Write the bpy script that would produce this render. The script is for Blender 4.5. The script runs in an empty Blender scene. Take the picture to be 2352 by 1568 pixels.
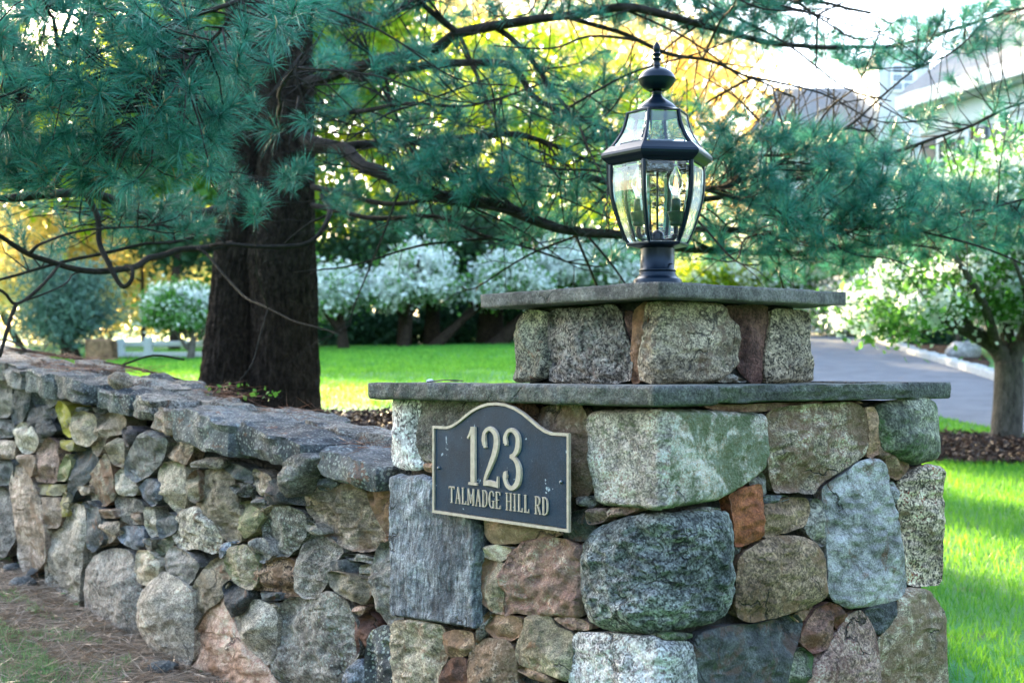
import bpy, bmesh, math, random
import numpy as np
from mathutils import Vector, Matrix, noise
from mathutils.geometry import delaunay_2d_cdt
R = math.radians
scene = bpy.context.scene

# ------------------------------------------------------------------ camera, sky, sun, exposure
FPX, W0, H0, HOR = 3000.0, 2352.0, 1568.0, 853.0
EYE = 1.5
PITCH = math.atan((HOR - H0/2)/FPX)
cam_d = bpy.data.cameras.new('camera')
cam = bpy.data.objects.new('camera', cam_d)
scene.collection.objects.link(cam)
cam_d.sensor_width = 36.0
cam_d.lens = FPX/W0*36.0
cam_d.clip_start = 0.05
cam_d.clip_end = 2000
cam_d.dof.use_dof = True
cam_d.dof.focus_distance = 3.35
cam_d.dof.aperture_fstop = 4.6
cam_d.dof.aperture_blades = 9
cam.location = (0, 0, EYE)
cam.rotation_euler = (math.pi/2 + PITCH, 0, 0)
scene.camera = cam

SUN_AZ, SUN_EL = R(-31), R(20)
SUNV = Vector((math.sin(SUN_AZ)*math.cos(SUN_EL), math.cos(SUN_AZ)*math.cos(SUN_EL), math.sin(SUN_EL)))
world = bpy.data.worlds.new('World')
scene.world = world
world.use_nodes = True
wn = world.node_tree
bg = wn.nodes['Background']
sky = wn.nodes.new('ShaderNodeTexSky')
sky.sky_type = 'NISHITA'
sky.sun_disc = False
sky.sun_elevation = SUN_EL
sky.sun_rotation = SUN_AZ % (2*math.pi)
sky.air_density = 1.0
sky.dust_density = 2.2
sky.ozone_density = 1.0
wn.links.new(sky.outputs[0], bg.inputs[0])
bg.inputs[1].default_value = 0.15
sun_d = bpy.data.lights.new('sun', 'SUN')
sun_d.energy = 5.0
sun_d.angle = R(0.6)
sun_d.color = (1.0, 0.77, 0.44)
sun = bpy.data.objects.new('sun', sun_d)
sun.rotation_euler = SUNV.to_track_quat('Z', 'Y').to_euler()
sun.location = SUNV*60
scene.collection.objects.link(sun)
scene.view_settings.view_transform = 'Standard'
scene.view_settings.look = 'None'
scene.view_settings.exposure = 3.4
scene.view_settings.gamma = 1.0
scene.cycles.max_bounces = 8
scene.cycles.transparent_max_bounces = 12
scene.cycles.transmission_bounces = 8
scene.cycles.sample_clamp_indirect = 6.0
scene.cycles.caustics_reflective = False

# ------------------------------------------------------------------ helpers: objects and tags
def link(o, parent=None):
    scene.collection.objects.link(o)
    if parent is not None:
        o.parent = parent
        o.matrix_parent_inverse = parent.matrix_world.inverted() if parent.parent is None else parent.matrix_world.inverted()
    return o

def tag(o, label, cat=None, group=None, kind=None):
    if label: o['label'] = label
    if cat: o['category'] = cat
    if group: o['group'] = group
    if kind: o['kind'] = kind
    return o

def structure(o, label=None):
    o['kind'] = 'structure'
    if label: o['label'] = label
    return o

def thing(name, loc, label, cat, group=None):
    o = bpy.data.objects.new(name, None)
    o.empty_display_size = 0.1
    scene.collection.objects.link(o)
    o.location = loc
    o.matrix_world = Matrix.Translation(loc)
    tag(o, label, cat, group, 'thing')
    return o

def mesh_obj(name, verts, faces, mat, parent=None, smooth=False):
    me = bpy.data.meshes.new(name)
    me.from_pydata([tuple(v) for v in verts], [], [tuple(f) for f in faces])
    me.update()
    if mat: me.materials.append(mat)
    if smooth:
        me.polygons.foreach_set('use_smooth', [True]*len(me.polygons))
    o = bpy.data.objects.new(name, me)
    if parent is not None:
        # vertices are given in world space
        me.transform(Matrix.Translation(-PW(parent)))
        scene.collection.objects.link(o)
        o.parent = parent
    else:
        scene.collection.objects.link(o)
    return o

def PW(o):
    t = Vector(o.location)
    while o.parent is not None:
        o = o.parent
        t = t + Vector(o.location)
    return t

def np_mesh(name, V, loops, sizes, mat, parent=None, smooth=False):
    """fast mesh from numpy: V (n,3), loops flat indices, sizes per polygon"""
    me = bpy.data.meshes.new(name)
    V = np.asarray(V, dtype=np.float32)
    if parent is not None:
        V = V - np.array(PW(parent), dtype=np.float32)
    me.vertices.add(len(V)); me.vertices.foreach_set('co', V.ravel())
    loops = np.asarray(loops, dtype=np.int32).ravel()
    me.loops.add(len(loops)); me.loops.foreach_set('vertex_index', loops)
    sizes = np.asarray(sizes, dtype=np.int32)
    starts = np.concatenate([[0], np.cumsum(sizes)[:-1]]).astype(np.int32)
    me.polygons.add(len(sizes))
    me.polygons.foreach_set('loop_start', starts)
    if smooth: me.polygons.foreach_set('use_smooth', np.ones(len(sizes), dtype=bool))
    me.update(calc_edges=True)
    if mat: me.materials.append(mat)
    o = bpy.data.objects.new(name, me)
    scene.collection.objects.link(o)
    if parent is not None: o.parent = parent
    return o

def sharpen(o, deg=38):
    bm = bmesh.new(); bm.from_mesh(o.data); c = math.cos(R(deg))
    for e in bm.edges:
        if len(e.link_faces) == 2 and e.link_faces[0].normal.dot(e.link_faces[1].normal) < c: e.smooth = False
    bm.to_mesh(o.data); bm.free(); return o

# ------------------------------------------------------------------ camera rays (2352-wide picture units)
CP, SP = math.cos(PITCH), math.sin(PITCH)
def ray(px, py):
    x = (px - W0/2)/FPX; z = -(py - H0/2)/FPX
    return Vector((x, CP - z*SP, SP + z*CP))
def at(px, py, Y):
    d = ray(px, py)
    return Vector((d.x/d.y*Y, Y, EYE + d.z/d.y*Y))
def atn(px, py, Y):
    px = np.asarray(px, float); py = np.asarray(py, float); Y = np.asarray(Y, float)
    x = (px - W0/2)/FPX; z = -(py - H0/2)/FPX
    dy = CP - z*SP; dz = SP + z*CP
    return np.stack([x/dy*Y, Y + 0*x, EYE + dz/dy*Y], -1)

# ------------------------------------------------------------------ materials
def new_mat(name):
    m = bpy.data.materials.new(name); m.use_nodes = True
    nt = m.node_tree
    return m, nt, nt.nodes['Principled BSDF'], nt.nodes['Material Output']
def L(nt, a, b): nt.links.new(a, b)
def N(nt, t, **kw):
    n = nt.nodes.new(t)
    for k, v in kw.items():
        if k.startswith('i_'):
            n.inputs[k[2:].replace('_', ' ')].default_value = v
        else: setattr(n, k, v)
    return n
def col4(c): return (c[0], c[1], c[2], 1.0)

def ramp(nt, fac, stops):
    r = nt.nodes.new('ShaderNodeValToRGB')
    el = r.color_ramp.elements
    while len(el) < len(stops): el.new(0.5)
    for e, (p, c) in zip(el, stops):
        e.position = p; e.color = col4(c) if len(c) == 3 else c
    L(nt, fac, r.inputs[0])
    return r.outputs[0]
def mixc(nt, fac, a, b, mode='MIX'):
    m = nt.nodes.new('ShaderNodeMix'); m.data_type = 'RGBA'; m.blend_type = mode
    if hasattr(fac, 'links') or hasattr(fac, 'is_linked'): L(nt, fac, m.inputs[0])
    else: m.inputs[0].default_value = fac
    for s, v in ((6, a), (7, b)):
        if hasattr(v, 'is_linked'): L(nt, v, m.inputs[s])
        else: m.inputs[s].default_value = col4(v)
    return m.outputs[2]
def fac_mask(nt, val, lo, hi):
    n = nt.nodes.new('ShaderNodeMapRange'); n.clamp = True
    n.inputs['From Min'].default_value = lo; n.inputs['From Max'].default_value = hi
    L(nt, val, n.inputs['Value'])
    return n.outputs[0]
def mul(nt, a, b):
    n = nt.nodes.new('ShaderNodeMath'); n.operation = 'MULTIPLY'
    for i, v in enumerate((a, b)):
        if hasattr(v, 'is_linked'): L(nt, v, n.inputs[i])
        else: n.inputs[i].default_value = v
    return n.outputs[0]
def add(nt, a, b):
    n = nt.nodes.new('ShaderNodeMath'); n.operation = 'ADD'
    for i, v in enumerate((a, b)):
        if hasattr(v, 'is_linked'): L(nt, v, n.inputs[i])
        else: n.inputs[i].default_value = v
    return n.outputs[0]

def build_rock_group():
    g = bpy.data.node_groups.new('fieldstone_surface', 'ShaderNodeTree')
    itf = g.interface
    def inp(name, typ, d):
        s = itf.new_socket(name, in_out='INPUT', socket_type=typ); s.default_value = d
    inp('A', 'NodeSocketColor', (.2, .2, .2, 1)); inp('B', 'NodeSocketColor', (.3, .3, .3, 1))
    inp('Speck', 'NodeSocketFloat', .5); inp('SpeckScale', 'NodeSocketFloat', 150)
    inp('Streak', 'NodeSocketFloat', 0.0); inp('Angle', 'NodeSocketFloat', 0.0)
    inp('Rust', 'NodeSocketFloat', 0.0); inp('RustCol', 'NodeSocketColor', (.25, .1, .04, 1))
    inp('Moss', 'NodeSocketFloat', 0.0); inp('MossCol', 'NodeSocketColor', (.06, .1, .03, 1))
    inp('Lichen', 'NodeSocketFloat', 0.0); inp('Seed', 'NodeSocketFloat', 0.0); inp('Bump', 'NodeSocketFloat', 1.0)
    itf.new_socket('Shader', in_out='OUTPUT', socket_type='NodeSocketShader')
    gi = g.nodes.new('NodeGroupInput'); go = g.nodes.new('NodeGroupOutput')
    I = gi.outputs
    geo = g.nodes.new('ShaderNodeNewGeometry')
    comb = g.nodes.new('ShaderNodeCombineXYZ')
    L(g, I['Seed'], comb.inputs[0]); L(g, I['Seed'], comb.inputs[1]); 
    va = g.nodes.new('ShaderNodeVectorMath'); va.operation = 'ADD'
    L(g, geo.outputs['Position'], va.inputs[0]); L(g, comb.outputs[0], va.inputs[1])
    P = va.outputs[0]
    def nz(scale, detail=3, rough=.55, vec=P, dist=0.0):
        n = g.nodes.new('ShaderNodeTexNoise'); n.inputs['Detail'].default_value = detail
        n.inputs['Roughness'].default_value = rough; n.inputs['Distortion'].default_value = dist
        if hasattr(scale, 'is_linked'): L(g, scale, n.inputs['Scale'])
        else: n.inputs['Scale'].default_value = scale
        L(g, vec, n.inputs['Vector']); return n.outputs[0]
    big = nz(7, 5, .62, dist=.6)
    c = mixc(g, fac_mask(g, big, .38, .62), mixc(g, 1.0, I['A'], (.80, .80, .80), 'MULTIPLY'), mixc(g, 1.0, I['B'], (1.18, 1.18, 1.16), 'MULTIPLY'))
    # medium mottling
    med = nz(38, 5, .7)
    mm = fac_mask(g, med, .3, .7)
    c = mixc(g, .62, c, mixc(g, mm, (.10, .10, .10), (.90, .90, .87)), 'OVERLAY')
    # foliation streaks
    vr = g.nodes.new('ShaderNodeVectorRotate'); vr.rotation_type = 'AXIS_ANGLE'
    vr.inputs['Axis'].default_value = (-.78, -.62, 0)
    L(g, P, vr.inputs['Vector']); L(g, I['Angle'], vr.inputs['Angle'])
    mp = g.nodes.new('ShaderNodeVectorMath'); mp.operation = 'MULTIPLY'; mp.inputs[1].default_value = (110, 110, 22)
    L(g, vr.outputs[0], mp.inputs[0])
    st = nz(1.0, 4, .6, vec=mp.outputs[0])
    stm = fac_mask(g, st, .33, .67)
    sc = mixc(g, stm, (.12, .13, .15), (.9, .9, .88))
    c = mixc(g, I['Streak'], c, mixc(g, 1.0, c, sc, 'OVERLAY'))
    # crystal speckle
    vo = g.nodes.new('ShaderNodeTexVoronoi'); L(g, P, vo.inputs['Vector']); L(g, mul(g, I['SpeckScale'], 1.7), vo.inputs['Scale'])
    sep = g.nodes.new('ShaderNodeSeparateColor'); L(g, vo.outputs['Color'], sep.inputs[0])
    n2 = nz(mul(g, I['SpeckScale'], .55), 4, .8)
    spv = add(g, mul(g, sep.outputs[0], .35), mul(g, n2, .65))
    spm = fac_mask(g, spv, .36, .65)
    spc = mixc(g, spm, (.0, .0, .005), (1, 1, .98))
    c = mixc(g, I['Speck'], c, mixc(g, 1.0, c, spc, 'OVERLAY'))
    # rust stain
    ru = nz(11, 4, .65, dist=1.2)
    thr = g.nodes.new('ShaderNodeMath'); thr.operation = 'SUBTRACT'; thr.inputs[0].default_value = .72
    L(g, mul(g, I['Rust'], .42), thr.inputs[1])
    d1 = g.nodes.new('ShaderNodeMath'); d1.operation = 'SUBTRACT'; L(g, ru, d1.inputs[0]); L(g, thr.outputs[0], d1.inputs[1])
    rm = fac_mask(g, d1.outputs[0], 0, .09)
    c = mixc(g, mul(g, rm, .75), c, mixc(g, .5, I['RustCol'], mixc(g, mm, (.05, .05, .05), I['RustCol'])))
    # moss / algae
    mo = nz(9, 5, .7, dist=.8)
    n3 = nz(60, 3, .7)
    mv = add(g, mo, mul(g, add(g, n3, -.5), .35))
    thr2 = g.nodes.new('ShaderNodeMath'); thr2.operation = 'SUBTRACT'; thr2.inputs[0].default_value = .76
    L(g, mul(g, I['Moss'], .42), thr2.inputs[1])
    d2 = g.nodes.new('ShaderNodeMath'); d2.operation = 'SUBTRACT'; L(g, mv, d2.inputs[0]); L(g, thr2.outputs[0], d2.inputs[1])
    mk = fac_mask(g, d2.outputs[0], 0, .14)
    c = mixc(g, mul(g, mk, .8), c, I['MossCol'])
    # pale lichen dots
    v2 = g.nodes.new('ShaderNodeTexVoronoi'); v2.inputs['Scale'].default_value = 75; L(g, P, v2.inputs['Vector'])
    ld = g.nodes.new('ShaderNodeMath'); ld.operation = 'SUBTRACT'; L(g, mul(g, nz(14, 4, .7), .66), ld.inputs[0]); L(g, v2.outputs['Distance'], ld.inputs[1])
    lm = mul(g, fac_mask(g, ld.outputs[0], 0, .05), I['Lichen'])
    c = mixc(g, lm, c, (.42, .44, .38))
    # dark pits
    pit = nz(90, 4, .75)
    c = mixc(g, mul(g, fac_mask(g, pit, .40, .28), .6), c, (.035, .035, .035))
    wv = g.nodes.new('ShaderNodeTexNoise'); wv.inputs['Scale'].default_value = 9; wv.inputs['Detail'].default_value = 5; L(g, P, wv.inputs['Vector'])
    w2 = g.nodes.new('ShaderNodeVectorMath'); w2.operation = 'SCALE'; w2.inputs['Scale'].default_value = .22; L(g, wv.outputs['Color'], w2.inputs[0])
    w3 = g.nodes.new('ShaderNodeVectorMath'); w3.operation = 'ADD'; L(g, P, w3.inputs[0]); L(g, w2.outputs[0], w3.inputs[1])
    v3 = g.nodes.new('ShaderNodeTexVoronoi'); v3.feature = 'DISTANCE_TO_EDGE'; v3.inputs['Scale'].default_value = 5.5; L(g, w3.outputs[0], v3.inputs['Vector'])
    crk = mul(g, fac_mask(g, v3.outputs['Distance'], .022, .004), fac_mask(g, nz(6, 2), .56, .62))
    c = mixc(g, mul(g, crk, .75), c, (.02, .02, .02))
    bs = g.nodes.new('ShaderNodeBsdfPrincipled')
    L(g, c, bs.inputs['Base Color']); bs.inputs['Roughness'].default_value = .82
    bs.inputs['Specular IOR Level'].default_value = .35
    # bump
    hsum = add(g, add(g, mul(g, med, .9), mul(g, nz(140, 4, .7), .45)), add(g, mul(g, spv, .12), mul(g, stm, mul(g, I['Streak'], .25))))
    hsum = add(g, hsum, mul(g, nz(22, 6, .72, dist=.2), 1.1))
    hsum = add(g, hsum, mul(g, crk, -.9))
    b = g.nodes.new('ShaderNodeBump'); b.inputs['Distance'].default_value = .016
    L(g, hsum, b.inputs['Height']); L(g, I['Bump'], b.inputs['Strength']); L(g, b.outputs[0], bs.inputs['Normal'])
    L(g, bs.outputs[0], go.inputs[0])
    return g
ROCK = build_rock_group()
def rock(name, A, B, speck=.5, sscale=150, streak=0, angle=0, rust=0, rustc=(.24, .10, .045), moss=0, mossc=(.055, .085, .03), lichen=0, bump=.8, seed=0):
    m = bpy.data.materials.new(name); m.use_nodes = True; nt = m.node_tree
    nt.nodes.remove(nt.nodes['Principled BSDF'])
    gn = nt.nodes.new('ShaderNodeGroup'); gn.node_tree = ROCK
    for k, v in (('A', col4(A)), ('B', col4(B)), ('Speck', speck), ('SpeckScale', sscale), ('Streak', streak), ('Angle', angle), ('Rust', rust),
                 ('RustCol', col4(rustc)), ('Moss', moss), ('MossCol', col4(mossc)), ('Lichen', lichen), ('Seed', seed), ('Bump', bump)):
        gn.inputs[k].default_value = v
    L(nt, gn.outputs[0], nt.nodes['Material Output'].inputs[0])
    return m

# kinds of stone: (A, B, kwargs)
KIND = {
 'pale':   ((.36, .37, .365), (.62, .63, .625), dict(speck=.55, sscale=170, moss=.12, mossc=(.10, .13, .05))),
 'cream':  ((.36, .34, .25), (.46, .45, .37), dict(speck=.45, moss=.35, mossc=(.12, .15, .05))),
 'grey':   ((.11, .118, .114), (.25, .26, .245), dict(speck=.5, moss=.2, lichen=.3)),
 'dark':   ((.04, .047, .052), (.095, .105, .105), dict(speck=.45, moss=.2)),
 'blue':   ((.12, .15, .18), (.28, .32, .35), dict(speck=.45, sscale=190, streak=.85, angle=.12, moss=.12)),
 'salt':   ((.065, .08, .08), (.20, .22, .21), dict(speck=1.0, sscale=120, moss=.2, bump=1.3)),
 'pink':   ((.34, .24, .205), (.50, .41, .36), dict(speck=.6, sscale=130, rust=.5, rustc=(.38, .20, .15), bump=1.2)),
 'orange': ((.34, .20, .12), (.40, .30, .22), dict(speck=.4, rust=.4, rustc=(.36, .17, .07))),
 'brown':  ((.18, .125, .085), (.32, .25, .18), dict(speck=.45, rust=.55, rustc=(.26, .13, .06))),
 'rust':   ((.24, .075, .035), (.38, .15, .07), dict(speck=.35, rust=.3, rustc=(.12, .05, .04))),
 'maroon': ((.075, .04, .034), (.16, .10, .085), dict(speck=.4, rust=.3, rustc=(.2, .07, .03))),
 'olive':  ((.19, .18, .13), (.29, .28, .22), dict(speck=.4, streak=.3, angle=1.3, rust=.3, moss=.25)),
 'moss':   ((.08, .10, .08), (.22, .25, .20), dict(speck=.8, sscale=130, moss=.62, mossc=(.06, .12, .03))),
 'yellow': ((.24, .24, .16), (.34, .33, .22), dict(speck=.4, moss=.75, mossc=(.38, .33, .03))),
 'quoin':  ((.36, .36, .34), (.53, .53, .51), dict(speck=.55, sscale=190, moss=.40, mossc=(.11, .16, .05), rust=.12)),
 'tan':    ((.24, .21, .165), (.40, .365, .31), dict(speck=.5, rust=.45, rustc=(.30, .17, .09))),
 'slate':  ((.075, .087, .087), (.13, .142, .138), dict(speck=.35, moss=.2, lichen=.25)),
}
_ms = [0]
def kind_mat(kind, **over):
    A, B, kw = KIND[kind]
    _ms[0] += 1
    rnd = random.Random(_ms[0]*17)
    j = rnd.uniform(.78, 1.16)
    kw = dict(kw); base_ = dict(kw)
    kw['speck'] = kw.get('speck', .5)*rnd.uniform(.55, 1.25); kw['sscale'] = kw.get('sscale', 150)*rnd.uniform(.65, 1.4)
    kw['bump'] = kw.get('bump', .8)*rnd.uniform(.7, 1.5); kw['moss'] = kw.get('moss', 0)+rnd.uniform(-.1, .15)
    if not kw.get('streak') and rnd.random() < .25: kw['streak'] = rnd.uniform(.2, .5); kw['angle'] = rnd.uniform(0, 3.1)
    if rnd.random() < .4: kw['rust'] = kw.get('rust', 0)+.3
    kw.update(over)
    w = (1.03, .95, .99) if kind in ('blue', 'dark', 'slate', 'salt', 'pale') else (1.13, .95, .90)
    A = [a*q for a, q in zip(A, w)]; B = [a*q for a, q in zip(B, w)]
    return rock(kind + '_stone', [a*j for a in A], [b*j for b in B], seed=_ms[0]*3.71, **kw)

def simple(name, c, rough=.6, metal=0, spec=.5):
    m, nt, p, o = new_mat(name)
    p.inputs['Base Color'].default_value = col4(c); p.inputs['Roughness'].default_value = rough
    p.inputs['Metallic'].default_value = metal; p.inputs['Specular IOR Level'].default_value = spec
    return m

def noisy(name, c1, c2, scale, rough=.8, bump=.3, bscale=None, bdist=.01, detail=5, lo=.35, hi=.65, stretch=None):
    m, nt, p, o = new_mat(name)
    geo = N(nt, 'ShaderNodeNewGeometry')
    vec = geo.outputs['Position']
    if stretch:
        vm = N(nt, 'ShaderNodeVectorMath', operation='MULTIPLY'); vm.inputs[1].default_value = stretch
        L(nt, vec, vm.inputs[0]); vec = vm.outputs[0]
    n = N(nt, 'ShaderNodeTexNoise'); n.inputs['Scale'].default_value = scale; n.inputs['Detail'].default_value = detail
    n.inputs['Roughness'].default_value = .65
    L(nt, vec, n.inputs['Vector'])
    L(nt, mixc(nt, fac_mask(nt, n.outputs[0], lo, hi), c1, c2), p.inputs['Base Color'])
    p.inputs['Roughness'].default_value = rough; p.inputs['Specular IOR Level'].default_value = .2
    n2 = N(nt, 'ShaderNodeTexNoise'); n2.inputs['Scale'].default_value = bscale or scale*4; n2.inputs['Detail'].default_value = 5
    L(nt, vec, n2.inputs['Vector'])
    b = N(nt, 'ShaderNodeBump'); b.inputs['Strength'].default_value = bump; b.inputs['Distance'].default_value = bdist
    L(nt, n2.outputs[0], b.inputs['Height']); L(nt, b.outputs[0], p.inputs['Normal'])
    return m

def leaf_mat(name, c1, c2, trans=.5, tcol=None, rough=.5, patch=2.0):
    """thin leaves: diffuse + translucent, tint varies leaf by leaf and by patch"""
    m, nt, p, o = new_mat(name)
    geo = N(nt, 'ShaderNodeNewGeometry')
    n = N(nt, 'ShaderNodeTexNoise'); n.inputs['Scale'].default_value = patch; n.inputs['Detail'].default_value = 2
    L(nt, geo.outputs['Position'], n.inputs['Vector'])
    f = add(nt, mul(nt, geo.outputs['Random Per Island'], .6), mul(nt, add(nt, fac_mask(nt, n.outputs[0], .3, .7), -.2), .55))
    c = mixc(nt, f, c1, c2)
    L(nt, c, p.inputs['Base Color']); p.inputs['Roughness'].default_value = rough
    p.inputs['Specular IOR Level'].default_value = .2
    t = N(nt, 'ShaderNodeBsdfTranslucent')
    if tcol:
        L(nt, mixc(nt, 1.0, c, tcol, 'MULTIPLY'), t.inputs[0])
    else: L(nt, c, t.inputs[0])
    mx = N(nt, 'ShaderNodeMixShader'); mx.inputs[0].default_value = trans
    L(nt, p.outputs[0], mx.inputs[1]); L(nt, t.outputs[0], mx.inputs[2]); L(nt, mx.outputs[0], o.inputs[0])
    return m
# ------------------------------------------------------------------ pillar and wall geometry frames
TH = R(51.5)
ER = Vector((math.sin(TH), math.cos(TH), 0)); EL = Vector((-math.cos(TH), math.sin(TH), 0))
NLF = Vector((-math.sin(TH), -math.cos(TH), 0))          # outward normal of the left face
NRF = Vector((math.cos(TH), -math.sin(TH), 0))           # outward normal of the right face
CTR = Vector((.4065, 3.5745, 0))
S_BODY, S_TIER, S_CAP, S_TOP = 1.074, .585, 1.14, .702
def corner(s, off=Vector((0, 0, 0))): return CTR + off - (ER + EL)*(s/2)
Z_LEDGE = EYE - .031          # top of the lower cap
Z_LEDGE_B = Z_LEDGE - .046
Z_TOP = EYE + .2136           # top of the upper cap
Z_TOP_B = Z_TOP - .038
WD = Vector((-.656, .7547, 0)); WV = Vector((.7547, .656, 0)); WN = -WV   # along the wall, across it (away), its outward normal
W0P = Vector((-.3575, 3.75, 0))
def wall_top(u): return EYE - .27 + .1*u + (.0 if u < 3 else (u-3)*-.03)

# ------------------------------------------------------------------ terrain
def interp(x, pts):
    if x <= pts[0][0]: return pts[0][1]
    for (a, b), (c, d) in zip(pts, pts[1:]):
        if x <= c: return b + (d-b)*(x-a)/(c-a)
    return pts[-1][1]
BACK = [(3, -.55), (6, -.42), (8, -.36), (9, -.32), (12, -.17), (15, 0), (25, .52), (40, 1.3), (60, 2.2), (300, 6)]
RIGHT = [(2, -1.3), (3, -1.22), (4.6, -1.1), (7, -.86), (10, -.60), (12.5, -.44), (17, -.1), (30, .8), (40, 1.3), (60, 2.2), (300, 6)]
def sstep(a, b, x):
    t = min(1, max(0, (x-a)/(b-a))); return t*t*(3-2*t)
def ground(x, y):
    p = Vector((x, y, 0)) - W0P
    u, v = p.dot(WD), p.dot(WV)
    zb, zr = interp(y, BACK), interp(y, RIGHT)
    zb += .021*min(0, max(x, -12))*sstep(10, 20, y)
    k = sstep(.4, 1.9, x)
    k = max(k, sstep(5.2, 4.2, y)*sstep(-.1, .15, x))
    zbk = zb*(1-k) + zr*k
    zf = -1.165 + .085*max(-3, min(u, 6))
    f = sstep(.12, .40, v) if x < .5 else 1.0
    if x >= .1: f = max(f, sstep(.1, .6, x))
    z = zf*(1-f) + zbk*f
    if y < 2.6 and x > .1: z = min(z, -1.2)
    z += .035*noise.noise(Vector((x*.35, y*.35, 0)))*sstep(5, 12, y)
    z += .012*noise.noise(Vector((x*1.3, y*1.3, 3)))
    return EYE + z
def ground_hit(px, py, y0=3.5, y1=80):
    d = ray(px, py); lo = y0; yy = y0
    while yy < y1:
        p = Vector((0, 0, EYE)) + d*(yy/d.y)
        if p.z < ground(p.x, p.y): break
        lo = yy; yy *= 1.02
    hi = yy
    for _ in range(20):
        m = (lo+hi)/2; p = Vector((0, 0, EYE)) + d*(m/d.y)
        if p.z < ground(p.x, p.y): hi = m
        else: lo = m
    return Vector((p.x, p.y, ground(p.x, p.y)))

def grid_axis(a, b, fine, x0, x1, g=1.12):
    out = list(np.arange(x0, x1, fine)); s = fine; x = x1
    while x < b: out.append(x); s *= g; x += s
    out.append(b); s = fine; x = x0
    left = []
    while x > a: s *= g; x -= s; left.append(max(x, a))
    return left[::-1] + out
xs = grid_axis(-160, 160, .12, -4, 5); ys = grid_axis(-30, 320, .12, 1.5, 13)
gv = [(x, y, ground(x, y)) for y in ys for x in xs]
nx = len(xs)
gf = [(j*nx+i, j*nx+i+1, (j+1)*nx+i+1, (j+1)*nx+i) for j in range(len(ys)-1) for i in range(nx-1)]
def lawn_mat():
    m, nt, p, o = new_mat('lawn')
    geo = N(nt, 'ShaderNodeNewGeometry'); P = geo.outputs['Position']
    def nz(s, d=4, st=None):
        n = N(nt, 'ShaderNodeTexNoise'); n.inputs['Scale'].default_value = s; n.inputs['Detail'].default_value = d
        v = P
        if st:
            vm = N(nt, 'ShaderNodeVectorMath', operation='MULTIPLY'); vm.inputs[1].default_value = st; L(nt, P, vm.inputs[0]); v = vm.outputs[0]
        L(nt, v, n.inputs['Vector']); return n.outputs[0]
    c = mixc(nt, fac_mask(nt, nz(1.2, 5), .35, .65), (.03, .19, .035), (.065, .30, .05))
    c = mixc(nt, mul(nt, fac_mask(nt, nz(60, 3), .4, .7), .5), c, (.03, .07, .012))
    c = mixc(nt, mul(nt, fac_mask(nt, nz(.55, 6), .50, .62), .55), c, (.075, .17, .03))
    c = mixc(nt, mul(nt, fac_mask(nt, nz(4, 5), .60, .70), .6), c, (.10, .085, .03))
    L(nt, c, p.inputs['Base Color']); p.inputs['Roughness'].default_value = .7
    b = N(nt, 'ShaderNodeBump'); b.inputs['Strength'].default_value = .8; b.inputs['Distance'].default_value = .02
    L(nt, nz(120, 3), b.inputs['Height']); L(nt, b.outputs[0], p.inputs['Normal'])
    return m
M_LAWN = lawn_mat()
M_LITTER = noisy('pine_litter_soil', (.09, .07, .045), (.26, .20, .14), 14, .95, .8, 60, .02)
lawn = mesh_obj('ground', gv, gf, M_LAWN, smooth=True); structure(lawn)

def plan_sheet(name, outline, mat, step, lift, dz=None):
    """flat polygon draped over the terrain"""
    pts = [Vector((p[0], p[1])) for p in outline]
    n = len(pts); allp = list(pts)
    mnx, mxx = min(p.x for p in pts), max(p.x for p in pts); mny, mxy = min(p.y for p in pts), max(p.y for p in pts)
    arr = np.array([(p.x, p.y) for p in pts])
    gx, gy = np.meshgrid(np.arange(mnx, mxx, step), np.arange(mny, mxy, step))
    q = np.stack([gx.ravel(), gy.ravel()], -1)
    ins, d = poly_dist(q, arr)
    for a in q[ins & (d > step*.4)]: allp.append(Vector(a))
    vs, _, fs, *_r = delaunay_2d_cdt(allp, [(i, (i+1) % n) for i in range(n)], [], 1, 1e-5)
    V = [(v.x, v.y, ground(v.x, v.y) + lift + (dz(v.x, v.y) if dz else 0)) for v in vs]
    return mesh_obj(name, V, fs, mat, smooth=True)

def poly_dist(q, poly):
    """inside mask and distance to outline for points q"""
    a = poly; b = np.roll(poly, -1, 0)
    ins = np.zeros(len(q), bool); dm = np.full(len(q), 1e9)
    for (x1, y1), (x2, y2) in zip(a, b):
        cond = ((y1 > q[:, 1]) != (y2 > q[:, 1]))
        if y1 != y2:
            xi = (x2-x1)*(q[:, 1]-y1)/(y2-y1)+x1
            ins ^= cond & (q[:, 0] < xi)
        e = np.array([x2-x1, y2-y1]); l2 = max(1e-12, e@e)
        t = np.clip(((q-[x1, y1])@e)/l2, 0, 1)
        dd = np.hypot(*(q-([x1, y1]+t[:, None]*e)).T)
        dm = np.minimum(dm, dd)
    return ins, dm

# ------------------------------------------------------------------ a stone from its outline on a face
def chaikin(p, it=1, cut=.15):
    for _ in range(it):
        a = p; b = np.roll(p, -1, 0)
        p = np.stack([a*(1-cut)+b*cut, a*cut+b*(1-cut)], 1).reshape(-1, 2)
    return p
def resample(p, h):
    out = []
    for a, b in zip(p, np.roll(p, -1, 0)):
        n = max(1, int(round(np.hypot(*(b-a))/h)))
        for k in range(n): out.append(a+(b-a)*k/n)
    return np.array(out)

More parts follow.
